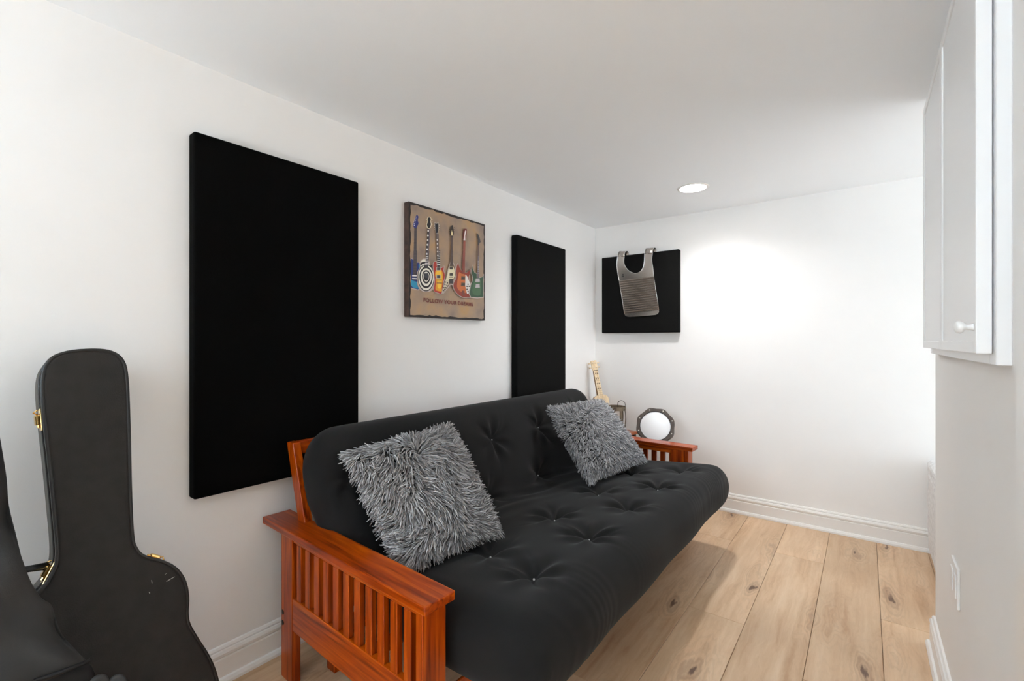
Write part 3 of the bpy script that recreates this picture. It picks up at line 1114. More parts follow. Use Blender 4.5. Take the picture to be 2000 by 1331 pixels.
slanted('back_upright', 0.865, 0.895, 0.20, 0.80, -0.045, 0.0)
slanted('back_upright', 2.815, 2.845, 0.20, 0.80, -0.045, 0.0)
slanted('back_rail', 0.895, 2.815, 0.755, 0.80, -0.040, -0.016, 1)
slanted('back_rail', 0.895, 2.815, 0.27, 0.32, -0.040, -0.016, 1)
for i in range(8):
    y = 1.08 + i * 0.222
    slanted('back_slat', y, y + 0.05, 0.32, 0.755, -0.036, -0.020)
# seat deck
def fbox(nm, lo, hi, ax=1, bev=0.002):
    pts = [fl_(lo), fl_(hi)]
    return box(nm, (pts[0].x, pts[0].y, lo[2]), (pts[1].x, pts[1].y, hi[2]), M['cherry'][ax], frame, bev, 1)


fbox('seat_rail', (-0.90, 0.90, 0.165), (-0.872, 2.83, 0.235))
fbox('seat_rail', (-1.41, 0.92, 0.165), (-1.382, 2.85, 0.235))
for i in range(8):
    y = 1.0 + i * 0.235
    fbox('deck_slat', (-1.40, y, 0.235), (-0.70, y + 0.06, 0.252), 0)
fbox('stretcher', (-1.30, 0.87, 0.11), (-1.275, 2.87, 0.17))
sl = fbox('support_leg', (-1.535, 0.93, 0.0), (-1.485, 0.955, 0.21), 2)
lb = lathe('leg_bolt', [(0.005, 0), (0.005, 0.002), (0, 0.003)], M['rivet'], sl, 12, fl_((-1.505, 0.93, 0.045)), (math.radians(90), 0, 0))
fbox('support_leg', (-1.535, 2.79, 0.0), (-1.485, 2.815, 0.21), 2)

# ------------------------------------------------------------------ futon mattress
def mattress():
    t = thing('futon_mattress', 'black tufted futon mattress folded over the wooden frame', 'mattress', FO, FT)
    ctrl = [(-1.590, 0.848), (-1.560, 0.76), (-1.515, 0.64), (-1.468, 0.53), (-1.425, 0.445), (-1.375, 0.385), (-1.30, 0.350), (-1.20, 0.343), (-1.05, 0.345), (-0.90, 0.352), (-0.75, 0.360), (-0.60, 0.368)]
    path = catmull([Vector((x, 0, z)) for x, z in ctrl], 12)
    seg = [0.0]
    for p, q in zip(path[:-1], path[1:]):
        seg.append(seg[-1] + (q - p).length)
    S = seg[-1]
    seg = np.array(seg); pa = np.array([[p.x, p.z] for p in path])

    def center(s):
        return np.interp(s, seg, pa[:, 0]), np.interp(s, seg, pa[:, 1])

    def frame_at(s):
        x0, z0 = center(max(s - .03, 0)); x1, z1 = center(min(s + .03, S))
        tx, tz = x1 - x0, z1 - z0
        l = math.hypot(tx, tz)
        return (-tz / l, tx / l)     # left-hand normal: towards the sitter
    ya, yb = 0.888, 2.835
    W = yb - ya

    def s_of(x, z):
        return seg[np.argmin((pa[:, 0] - x) ** 2 + (pa[:, 1] - z) ** 2)]
    rows = [
        (s_of(-1.52, 0.66), [0.99, 1.38, 1.772, 2.171, 2.56]),
        (s_of(-1.415, 0.43), [1.209, 1.609, 2.016, 2.42]),
        (s_of(-1.02, 0.345), [1.03, 1.235, 1.645, 2.05, 2.45]),
        (s_of(-0.80, 0.36), [1.17, 1.526, 1.881, 2.233, 2.60]),
    ]
    rows[2] = (rows[2][0], [1.235, 1.645, 2.05, 2.45])
    but = [(s, y - ya) for s, l in rows for y in l]
    bs = np.array([b_[0] for b_ in but]); bv = np.array([b_[1] for b_ in but])
    ph = rng.uniform(0, 6.28, len(but)); kk = rng.integers(4, 7, len(but))
    NS, NV = 190, 250

    def spaced(L, n, r):
        # denser near both ends
        d = np.concatenate([r * (1 - np.cos(np.linspace(0, math.pi / 2, 11)))[:-1], np.linspace(r, L - r, n - 20), L - r * (1 - np.cos(np.linspace(math.pi / 2, 0, 11)))[1:]])
        return d
    r = 0.11
    ss, vv = spaced(S, NS, r), spaced(W, NV, r)
    NS, NV = len(ss), len(vv)

    def prof(d, L):
        e = min(d, L - d) / r
        e = max(0.0, min(1.0, e))
        return (1 - (1 - e) ** 2.6) ** (1 / 2.6) if e < 1 else 1.0
    ps = np.array([prof(d, S) for d in ss]); pv = np.array([prof(d, W) for d in vv])
    cx = np.array([center(s) for s in ss]); nn = np.array([frame_at(s) for s in ss])
    H = np.interp(ss, [0, S * .3, S * .45, S * .7, S], [0.088, 0.092, 0.082, 0.100, 0.112])
    SS, VV = np.meshgrid(ss, vv, indexing='ij')
    edge = np.minimum(np.minimum(SS, S - SS), np.minimum(VV, W - VV))
    ew = np.clip(edge / 0.10, 0, 1)
    disp = np.zeros_like(SS)
    for i in range(len(but)):
        dx, dy = SS - bs[i], VV - bv[i]
        rr = np.hypot(dx, dy)
        th = np.arctan2(dy, dx)
        disp -= 0.030 * np.exp(-(rr / 0.050) ** 1.15)
        disp += 0.0075 * np.cos(kk[i] * th + ph[i]) * np.exp(-((rr - 0.065) / 0.05) ** 2)
        # a few sharp radiating folds
        for j in range(3):
            a0 = ph[i] + j * 2.1 + 0.6 * math.sin(i * 3.1 + j)
            la = dx * math.cos(a0) + dy * math.sin(a0)
            lb_ = -dx * math.sin(a0) + dy * math.cos(a0) + 0.25 * la * la * (1 if j % 2 else -1) / 0.12
            disp -= 0.0085 * np.exp(-(lb_ / 0.009) ** 2) * np.clip(la / 0.02, 0, 1) * np.exp(-(la / 0.095) ** 2)
    disp += 0.008
    # loose folds across the bend
    sc = s_of(-1.36, 0.38)
    wob = np.zeros_like(SS)
    for i in range(NS):
        if abs(ss[i] - sc) < 0.28:
            for j in range(NV):
                q = noise.noise(Vector((ss[i] * 16 + 2.0 * math.sin(vv[j] * 3), vv[j] * 3.2, 1.3)))
                wob[i, j] = q * 0.013 * math.exp(-((ss[i] - sc - 0.05) / 0.13) ** 2)
    disp += wob
    for i in range(0, NS):
        for j in range(0, NV):
            disp[i, j] += 0.006 * noise.noise(Vector((ss[i] * 4.5, vv[j] * 4.5, 9.0)))
    # gathered ticking along the front edge
    fr = np.clip((SS - (S - 0.15)) / 0.1, 0, 1)
    gather = 0.0006 * np.sin(VV * 150 + 5 * np.sin(VV * 19) + 6 * np.sin(VV * 7.3)) * fr * (0.5 + 0.5 * np.sin(VV * 4.1 + 1.0))
    h = H[:, None] * ps[:, None] * pv[None, :]
    top = h + disp * ew + gather * np.minimum(ps[:, None], pv[None, :])
    bot = h * 1.0
    # the ends bulge unevenly
    bul = np.array([0.012 * noise.noise(Vector((v * 3.1, 4.2, 0))) for v in vv])
    verts = np.zeros((2, NS, NV, 3))
    # plan view: rounded corners at both ends, the back a little wider than the seat
    def inset(d, R):
        e = np.clip(d / R, 0, 1)
        return R * (1 - np.sqrt(np.maximum(0, 1 - (1 - e) ** 2)))
    ins = inset(ss, 0.17) + inset(S - ss, 0.09)
    wide = 0.03 * np.clip((S * 0.30 - ss) / 0.15, 0, 1)
    ylo = ya - wide + ins * 0.75
    yhi = yb + wide * 0.2 - ins * 0.75
    YY = ylo[:, None] + (yhi - ylo)[:, None] * (VV / W)
    for side, hh in ((0, top), (1, -bot)):
        verts[side, :, :, 0] = cx[:, 0][:, None] + nn[:, 0][:, None] * hh + (bul[None, :] + gather) * np.clip((SS - S + .3) / .3, 0, 1)
        verts[side, :, :, 1] = YY
        verts[side, :, :, 2] = cx[:, 1][:, None] + nn[:, 1][:, None] * hh
    # the two upper corners of the backrest droop a little; the side rises in the middle
    flat = verts.reshape(-1, 3)
    flat -= np.array(FO)
    c_, s_ = math.cos(-FT), math.sin(-FT)
    x_ = flat[:, 0] * c_ - flat[:, 1] * s_; y_ = flat[:, 0] * s_ + flat[:, 1] * c_
    flat[:, 0], flat[:, 1] = x_, y_
    idx = np.arange(NS * NV).reshape(NS, NV)
    a_ = idx[:-1, :-1].ravel(); b_ = idx[1:, :-1].ravel(); c2 = idx[1:, 1:].ravel(); d_ = idx[:-1, 1:].ravel()
    f0 = np.stack([a_, d_, c2, b_], 1)
    f1 = np.stack([a_, b_, c2, d_], 1) + NS * NV
    me = bpy.data.meshes.new('ticking')
    me.from_pydata(flat.tolist(), [], np.concatenate([f0, f1]).tolist())
    bm = bmesh.new(); bm.from_mesh(me)
    bmesh.ops.remove_doubles(bm, verts=bm.verts, dist=0.0004)
    bmesh.ops.recalc_face_normals(bm, faces=bm.faces)
    bm.to_mesh(me); bm.free()
    me.polygons.foreach_set('use_smooth', [True] * len(me.polygons))
    link('ticking', me, M['futon'], t)
    # piping along the lower seat edge is hidden; tuft ties show as tiny pale knots
    bme = None
    P3 = flat.reshape(2, NS, NV, 3)[0]
    for s, v in but:
        i = int(np.argmin(abs(ss - s))); j = int(np.argmin(abs(vv - v)))
        p = P3[i, j]
        n = Vector((nn[i, 0], 0, nn[i, 1]))
        if bme is None:
            o = lathe('tuft_knot', [(0.0, -0.003), (0.0028, -0.0015), (0.0036, 0.0005), (0.0025, 0.003), (0.0, 0.004)], M['thread'], t, 10)
            bme = o.data
        else:
            o = link('tuft_knot', bme, None, t)
        o.location = Vector(p) + n * 0.0015
        o.rotation_euler = n.to_track_quat('Z', 'Y').to_euler()


mattress()

# ------------------------------------------------------------------ shaggy cushions
def cushion(label, TL, TR, BR, BL, thick, nfur, seed, flen=0.05):
    TL, TR, BR, BL = map(Vector, (TL, TR, BR, BL))
    base = (BL + BR) / 2
    t = thing('shaggy_cushion', label, 'cushion', base, 0, 'grey shaggy cushions on the futon')
    nrm = ((TR - BL).cross(TL - BR)).normalized()
    if nrm.x < 0:
        nrm = -nrm
    r_ = np.random.default_rng(seed)
    N = 26

    def pos(u, v, side):
        cu, cv = 2 * u - 1, 2 * v - 1
        # corners pulled out, edges slightly concave
        p = BL * (1 - u) * (1 - v) + BR * u * (1 - v) + TR * u * v + TL * (1 - u) * v
        ctr = (BL + BR + TR + TL) / 4
        pin = 0.06 * ((1 - cu * cu) * abs(cv) ** 3 + (1 - cv * cv) * abs(cu) ** 3)
        p = p + (ctr - p) * pin
        hgt = thick * max(0, (1 - abs(cu) ** 2.6)) ** 0.6 * max(0, (1 - abs(cv) ** 2.6)) ** 0.6
        hgt *= 1 + 0.25 * noise.noise(Vector((u * 2.5, v * 2.5, seed)))
        return p + nrm * hgt * side
    verts, faces = [], []
    for side in (1, -1):
        for j in range(N + 1):
            for i in range(N + 1):
                verts.append(pos(i / N, j / N, side) - base)
    S = (N + 1) ** 2
    for j in range(N):
        for i in range(N):
            a_ = j * (N + 1) + i
            q = (a_, a_ + 1, a_ + N + 2, a_ + N + 1)
            faces.append(q); faces.append(tuple(S + x for x in q[::-1]))
    me = pyd('cover', verts, faces, True)
    bm = bmesh.new(); bm.from_mesh(me)
    bmesh.ops.remove_doubles(bm, verts=bm.verts, dist=0.0003)
    bmesh.ops.recalc_face_normals(bm, faces=bm.faces)
    bm.to_mesh(me); bm.free()
    link('cover', me, M['fur_base'], t)
    # yarn pile
    SEG, K = 5, 3
    vout = np.zeros((nfur, SEG + 1, K, 3), np.float32)
    for q in range(nfur):
        side = 1 if r_.random() < 0.80 else -1
        u, v = r_.random(), r_.random()
        if r_.random() < 0.16:      # extra along the rim
            e = r_.integers(4); w = r_.random() * 0.04
            if e == 0: u = w
            elif e == 1: u = 1 - w
            elif e == 2: v = w
            else: v = 1 - w
        p = pos(u, v, side)
        eps = 0.02
        du = pos(min(u + eps, 1), v, side) - pos(max(u - eps, 0), v, side)
        dv = pos(u, min(v + eps, 1), side) - pos(u, max(v - eps, 0), side)
        n = du.cross(dv)
        if n.length < 1e-9:
            n = nrm * side
        n.normalize()
        if n.dot(nrm) * side < 0:
            n = -n
        eu, ev = (BR - BL).normalized(), (TL - BL).normalized()
        # swirling lie of the pile: outward from the middle, with eddies
        ang = 2.6 * noise.noise(Vector((u * 3.0, v * 3.0, seed + 3.3))) + 1.3 * noise.noise(Vector((u * 9, v * 9, seed + 8.1)))
        cu, cv = 2 * u - 1, 2 * v - 1
        b0 = math.atan2(cv * 0.9 - 0.55, cu)
        th = b0 + ang
        tang = eu * math.cos(th) + ev * math.sin(th)
        out = (eu * cu * abs(cu) ** 3 + ev * cv * abs(cv) ** 3)
        L = flen * r_.uniform(0.7, 1.2) * (1 - 0.35 * max(abs(cu), abs(cv)) ** 6)
        rad = r_.uniform(0.0016, 0.0027)
        d = (n * 0.95 + tang * 0.55 + out * 0.35 + Vector(r_.normal(0, 0.16, 3))).normalized()
        bend = tang * 1.0 + out * 0.35 - nrm * 0.45 * side + Vector((0, 0, -0.45)) + Vector(r_.normal(0, 0.22, 3))
        curl = Vector(r_.normal(0, 1, 3)).normalized()
        cp = p - n * 0.002
        a_ = d.cross(curl)
        if a_.length < 1e-5:
            a_ = d.orthogonal()
        a_.normalize()
        for s in range(SEG + 1):
            f = s / SEG
            b2 = d.cross(a_).normalized()
            a_ = b2.cross(d).normalized()
            rr = rad * (1.0 - 0.30 * f * f)
            for k in range(K):
                w = 2 * math.pi * k / K
                vout[q, s, k] = cp + (a_ * math.cos(w) + b2 * math.sin(w)) * rr - base
            cp = cp + d * (L / SEG)
            d = (d + bend * 0.26 + curl * 0.28 * math.sin(f * 5.0)).normalized()
    idx = np.arange(nfur * (SEG + 1) * K).reshape(nfur, SEG + 1, K)
    quads = []
    for k in range(K):
        k2 = (k + 1) % K
        quads.append(np.stack([idx[:, :-1, k], idx[:, :-1, k2], idx[:, 1:, k2], idx[:, 1:, k]], -1).reshape(-1, 4))
    quads = np.concatenate(quads)
    tips = idx[:, -1, :][:, ::1]
    me = bpy.data.meshes.new('shag_pile')
    nv = vout.reshape(-1, 3)
    me.vertices.add(len(nv)); me.vertices.foreach_set('co', nv.ravel())
    loops = np.concatenate([quads.ravel(), tips.ravel()]).astype(np.int32)
    me.loops.add(len(loops)); me.loops.foreach_set('vertex_index', loops)
    np_ = len(quads) + len(tips)
    starts = np.concatenate([np.arange(len(quads)) * 4, len(quads) * 4 + np.arange(len(tips)) * 3]).astype(np.int32)
    me.polygons.add(np_); me.polygons.foreach_set('loop_start', starts)
    me.update(calc_edges=True)
    me.validate()
    me.polygons.foreach_set('use_smooth', [True] * len(me.polygons))
    o = link('shag_pile', me, M['fur'], t)
    tag(o, kind='stuff')


cushion('grey shaggy cushion beside the near wooden arm', (-1.375, 0.905, 0.790), (-1.375, 1.375, 0.812), (-1.06, 1.31, 0.480), (-1.13, 0.945, 0.465), 0.058, 8000, 3, 0.054)
cushion('grey shaggy cushion at the far end of the futon', (-1.37, 2.15, 0.795), (-1.265, 2.555, 0.812), (-1.015, 2.60, 0.487), (-1.085, 2.05, 0.478), 0.052, 7400, 5, 0.046)

# ------------------------------------------------------------------ hard guitar case
def guitar_case():
    p0 = Vector((-1.40, 0, 0.0)); p1 = Vector((-1.615, 0, 1.15))
    up = (p1 - p0).normalized()
    n = Vector((up.z, 0, -up.x)).normalized()          # towards the room
    Q = lambda px, py: at_plane(px, py, p0, n)
    R_ = [(168, 684), (212, 686), (238, 702), (248, 738), (252, 830), (255, 960), (259, 1045), (266, 1072), (282, 1088), (318, 1098), (345, 1113), (361, 1137), (367, 1168), (366, 1200), (370, 1222), (386, 1250), (408, 1285), (424, 1327)]
    L_ = [(124, 690), (96, 706), (84, 738), (86, 800), (97, 900), (107, 1000), (113, 1070), (111, 1105), (98, 1132), (85, 1150)]
    right = [Q(*p) for p in R_]; left = [Q(*p) for p in L_]

    def sd(p):       # (along slope, y)
        return (p - p0).dot(up), p.y
    axis_y = 0.308
    rr = [sd(p) for p in right]; ll = [sd(p) for p in left]
    # lower bout, then the mirrored lower left side
    low = [(0.14, rr[-1][1] + 0.006), (0.06, rr[-1][1] - 0.02), (0.015, rr[-1][1] - 0.085), (0.004, axis_y + 0.06)]
    prof_r = rr + low
    mir = [(s, 2 * axis_y - y) for s, y in reversed(prof_r) if s < ll[-1][0] - 0.03]
    outline = prof_r + mir + [p for p in reversed(ll)]
    base = Vector((p0.x, axis_y, 0))
    t = thing('guitar_case', 'black hard guitar case with brass latches leaning on the left wall', 'guitar case', base)
    to3 = lambda s, y, d=0.0: p0 + up * s + Vector((0, y, 0)) + n * d - base
    pts = catmull([Vector((s, y, 0)) for s, y in outline], 5, True)
    pts = [(p.x, p.y) for p in pts]
    T1, T2 = 0.066, 0.046
    # body shell and lid
    b = prism('body', [to3(s, y, -T1 - T2) for s, y in pts], n * T1, M['side_vinyl'], t, 0.006)
    lid = prism('lid', [to3(s, y, -T2 + 0.001) for s, y in pts], n * (T2 - 0.001), M['vinyl'], t, 0.007, seg=3)
    tube('piping', [to3(s, y, -0.004) for s, y in pts], 0.0048, M['piping'], lid, 6, True)
    tube('piping', [to3(s, y, -T2) for s, y in pts], 0.0030, M['brass'] if False else M['piping'], b, 6, True)
    # latches: plate, lever, catch
    def latch(px, py, tang):
        q = Q(px, py)
        s, y = sd(q)
        best = min(range(len(pts)), key=lambda i: (pts[i][0] - s) ** 2 + (pts[i][1] - y) ** 2)
        a_, c_ = pts[best - 2], pts[(best + 2) % len(pts)]
        tv = (to3(*c_) - to3(*a_)).normalized()
        o_ = tv.cross(n)
        ctr = to3(*pts[best], -T2)
        if o_.dot(ctr - to3(s if False else 0.5 * (s + 0.4), axis_y, -T2)) < 0:
            o_ = -o_
        mt = Matrix((tv, n, o_)).transposed().to_4x4()
        mt.translation = ctr
        bm = bmesh.new()
        bm_box(bm, (-0.027, -0.016, -0.001), (0.027, 0.012, 0.003), 0.001, 1, mt)
        la = link('latch', bm_mesh('latch', bm), M['brass'], t)
        bm = bmesh.new()
        bm_box(bm, (-0.012, -0.012, 0.003), (0.013, 0.006, 0.012), 0.003, 2, mt)
        bm_box(bm, (-0.020, -0.006, 0.003), (-0.010, 0.002, 0.008), 0.002, 1, mt)
        link('lever', bm_mesh('lever', bm), M['brass'], la)
        v, f = tube_data([mt @ Vector((0.013, -0.009, 0.004)), mt @ Vector((0.020, -0.008, 0.012)), mt @ Vector((0.026, -0.003, 0.004))], 0.0018, 6)
        link('hasp', pyd('hasp', v, f, True), M['brass'], la)
    latch(88, 818, 0); latch(314, 1096, 0); latch(104, 1122, 0)
    # carrying handle by the waist, left side
    q = Q(92, 1140); s, y = sd(q)
    tube('handle', [to3(s + 0.03, y + 0.01, -T2 - 0.012), to3(s + 0.035, y - 0.028, -T2 - 0.014), to3(s + 0.0, y - 0.05, -T2 - 0.014), to3(s - 0.04, y - 0.06, -T2 - 0.014), to3(s - 0.06, y - 0.03, -T2 - 0.012)], 0.009, M['piping'], t, 8)
    # pale scuffs on the lid
    for (a0, a1, w) in (((325, 1136.5), (341, 1127), 0.0016), ((296, 1134), (297, 1140), 0.0014), ((291.5, 1157.5), (292.5, 1159.5), 0.002), ((322, 1123), (326, 1120), 0.0008)):
        v, f = tube_data([Q(*a0) - base + n * 0.0002, Q(*a1) - base + n * 0.0002], w * 0.5, 5)
        link('scuff', pyd('scuff', v, f), M['scuff'], lid)


guitar_case()

# ------------------------------------------------------------------ soft gig bag in the near corner
def gig_bag():
    pa, pb = Vector((-1.50, 0, 0.98)), Vector((-1.13, 0, 0.02))
    up = (pa - pb).normalized()
    n = Vector((up.z, 0, -up.x)).normalized()
    Q = lambda px, py: at_plane(px, py, pb, n)
    edge = [(-14, 760), (-6, 820), (3, 872), (13, 935), (17, 985), (30, 1040), (50, 1115), (78, 1165), (100, 1182), (110, 1212), (122, 1240), (148, 1270), (172, 1294)]
    R_ = [((Q(*p) - pb).dot(up), Q(*p).y) for p in edge]
    base = Vector((pb.x, 0.0, 0))
    t = thing('gig_bag', 'soft dark grey instrument bag at the left edge of the photo', 'bag', base)

    def loft(nm, prof, thick, mat, dn=0.0, left=lambda s: -0.16, parent=t, fold=0.006, lo_open=False):
        # prof: (s, y_right) from top to bottom
        pr = catmull([Vector((a_, b_, 0)) for a_, b_ in prof], 5)
        K = 40
        verts, faces = [], []
        for i, p in enumerate(pr):
            s, yr = p.x, p.y
            yl = left(s)
            c, hw = (yr + yl) / 2, (yr - yl) / 2
            f = i / (len(pr) - 1)
            cap = min(1.0, 0.12 + 6 * f, 0.35 + 6 * (1 - f))
            for k in range(K):
                a_ = 2 * math.pi * k / K
                ca, sa = math.cos(a_), math.sin(a_)
                yy = c + hw * (abs(ca) ** 0.75) * (1 if ca > 0 else -1)
                dd = thick * cap * (abs(sa) ** 0.8) * (1 if sa > 0 else -1)
                wv = fold * (noise.noise(Vector((s * 9, yy * 6, 2.0))) + 0.7 * noise.noise(Vector((s * 16 + yy * 20, yy * 9 - s * 7, 5.0))))
                verts.append(pb + up * s + Vector((0, yy, 0)) + n * (dd + dn + (wv if sa > 0.1 else 0)) - base)
        N = len(pr)
        for i in range(N - 1):
            for k in range(K):
                faces.append((i * K + k, i * K + (k + 1) % K, (i + 1) * K + (k + 1) % K, (i + 1) * K + k))
        faces.append(tuple(range(K))); faces.append(tuple((N - 1) * K + k for k in range(K))[::-1])
        me = pyd(nm, verts, faces, True)
        bm = bmesh.new(); bm.from_mesh(me); bmesh.ops.recalc_face_normals(bm, faces=bm.faces); bm.to_mesh(me); bm.free()
        return link(nm, me, mat, parent)
    s_end = R_[-1][0]
    body = loft('cover', R_, 0.045, M['nylon'], 0.0, lambda s: -0.20 - 0.10 * max(0, 0.8 - s), fold=0.030)
    low = [(s_end + 0.06, 0.13), (s_end + 0.01, R_[-1][1] - 0.006), (s_end - 0.06, R_[-1][1] + 0.022), (s_end - 0.16, R_[-1][1] + 0.055), (s_end - 0.30, R_[-1][1] + 0.06), (0.07, R_[-1][1] + 0.03), (0.03, R_[-1][1] - 0.02)]
    loft('lower_body', low, 0.05, M['nylon_dark'], -0.030, lambda s: -0.28, fold=0.006)
    # hem along the flap, and a padded strap lying in front of it
    q = [Q(60, 1330), Q(110, 1313), Q(168, 1290)]
    v, f = tube_data([p - base + n * 0.036 for p in q], 0.004, 6)
    link('hem', pyd('hem', v, f, True), M['nylon_dark'], body)
    for px in (188, 222):
        q = [Q(px - 18, 1350), Q(px - 8, 1329), Q(px + 6, 1326), Q(px + 16, 1350)]
        v, f = tube_data(catmull([p - base + n * 0.028 for p in q], 6), 0.008, 10)
        link('strap', pyd('strap', v, f, True), M['nylon'], t)


gig_bag()

# ------------------------------------------------------------------ corner table and what stands on it
TZ = 0.50
def side_table():
    cx, cy, rz = -1.528, 3.195, math.radians(-12)
    t = thing('side_table', 'small reddish wooden table in the far corner behind the futon arm', 'table', (cx, cy, 0), rz)
    h = 0.155
    for i in range(3):
        box('top_board', (-h + i * 2 * h / 3 + .0006, -0.165, TZ - 0.02), (-h + (i + 1) * 2 * h / 3 - .0006, 0.165, TZ), M['table'], t, 0.002, 1)
    lm = None
    for sx in (-1, 1):
        for sy in (-1, 1):
            if lm is None:
                bm = bmesh.new(); bm_box(bm, (-.014, -.014, 0), (.014, .014, TZ - .02), .002, 1); lm = bm_mesh('leg', bm); lm.materials.append(M['black_metal'])
            link('leg', lm, None, t, (sx * (h - .025), sy * .14, 0))
    for sx in (-1, 1):
        box('apron', (sx * (h - .025) - .008, -.126, TZ - .07), (sx * (h - .025) + .008, .126, TZ - .02), M['black_metal'], t)
    for sy in (-1, 1):
        box('apron', (-h + .039, sy * .14 - .008, TZ - .07), (h - .039, sy * .14 + .008, TZ - .02), M['black_metal'], t)


side_table()


def ukulele():
    base = Vector((-1.590, 3.290, TZ + 0.008))
    head = Vector((-1.727, 3.338, 1.012))
    up = (head - base).normalized()
    face = Vector((0.72, -0.69, 0))
    face = (face - up * face.dot(up)).normalized()
    side = up.cross(face).normalized()
    t = thing('ukulele', 'pale wooden ukulele leaning into the far corner', 'ukulele', base)
    Ltot = (head - base).length
    P = lambda a_, b_, c_: side * a_ + up * b_ + face * c_
    D = 0.028
    half = [(0.0, 0.0), (0.035, 0.001), (0.062, 0.012), (0.079, 0.042), (0.080, 0.075), (0.068, 0.105), (0.055, 0.130), (0.052, 0.150), (0.057, 0.178), (0.061, 0.200), (0.056, 0.226), (0.038, 0.242), (0.02, 0.247), (0, 0.248)]
    o2 = [Vector((a_, b_, 0)) for a_, b_ in half] + [Vector((-a_, b_, 0)) for a_, b_ in reversed(half[1:-1])]
    sm = catmull(o2, 3, True)
    bd = prism('body', [P(p.x, p.y, -D) for p in sm], face * (2 * D - 0.002), M['neck_dark'], t, 0.002)
    prism('soundboard', [P(p.x, p.y, D - 0.002) for p in sm], face * 0.003, M['spruce'], t)
    ring = [P(0.026 * math.cos(w), 0.165 + 0.026 * math.sin(w), D + 0.0011) for w in [2 * math.pi * i / 24 for i in range(24)]]
    prism('soundhole', ring, face * 0.0006, M['ink'], bd)
    prism('bridge', [P(-.03, .062, D + .001), P(.03, .062, D + .001), P(.03, .076, D + .001), P(-.03, .076, D + .001)], face * 0.006, M['neck_dark'], bd)
    w0, w1 = 0.020, 0.0165
    y0, y1 = 0.245, Ltot - 0.085
    nk = prism('neck', [P(-w0, y0 - .004, -0.002), P(w0, y0 - .004, -0.002), P(w1, y1, 0.006), P(-w1, y1, 0.006)], face * 0.022, M['neck_dark'], t, 0.0)
    prism('fingerboard', [P(-w0, y0 - .03, D + .0015), P(w0, y0 - .03, D + .0015), P(w1, y1, D + .0015), P(-w1, y1, D + .0015)], face * 0.003, M['spruce'], nk)
    zf = D + .0046
    for i in range(9):
        f = 1 - 2 ** (-(i + 1) / 12 * 1.35)
        yy = y1 - (y1 - y0 + .03) * f * 1.7
        if yy < y0 - 0.02: break
        prism('fret', [P(-w0, yy, zf), P(w0, yy, zf), P(w0, yy + .0012, zf), P(-w0, yy + .0012, zf)], face * .0006, M['ink'], nk)
    for i in range(4):
        yy = y1 - 0.024 - i * 0.040
        for sx in (-0.0065, 0.0065):
            prism('inlay', [P(sx - .0025, yy - .006, zf), P(sx + .0025, yy - .006, zf), P(sx + .0025, yy + .006, zf), P(sx - .0025, yy + .006, zf)], face * .0005, M['ink'], nk)
    prism('nut', [P(-w1, y1, D), P(w1, y1, D), P(w1, y1 + .004, D), P(-w1, y1 + .004, D)], face * 0.006, M['ink'], nk)
    hd = [(-0.017, y1 + .002), (0.017, y1 + .002), (0.023, y1 + .02), (0.024, Ltot - .006), (0.010, Ltot), (0, Ltot - .005), (-0.010, Ltot), (-0.024, Ltot - .006), (-0.023, y1 + .02)]
    he = prism('headstock', [P(a_, b_, 0.012) for a_, b_ in hd], face * 0.014, M['spruce'], t, 0.001)
    for sx in (-1, 1):
        for k in range(2):
            yy = y1 + 0.028 + k * 0.034
            c = P(sx * 0.012, yy, 0.026)
            v, f = tube_data([c, c + face * 0.012], 0.0035, 8)
            pg = link('tuning_peg', pyd('tuning_peg', v, f, True), M['rivet'], he)
            c2 = P(sx * 0.024, yy, 0.019)
            v, f = tube_data([c2, c2 + side * sx * 0.008, c2 + side * sx * 0.018], [0.002, 0.005, 0.006], 8)
            link('peg_button', pyd('peg_button', v, f, True), M['spruce'], pg)


ukulele()


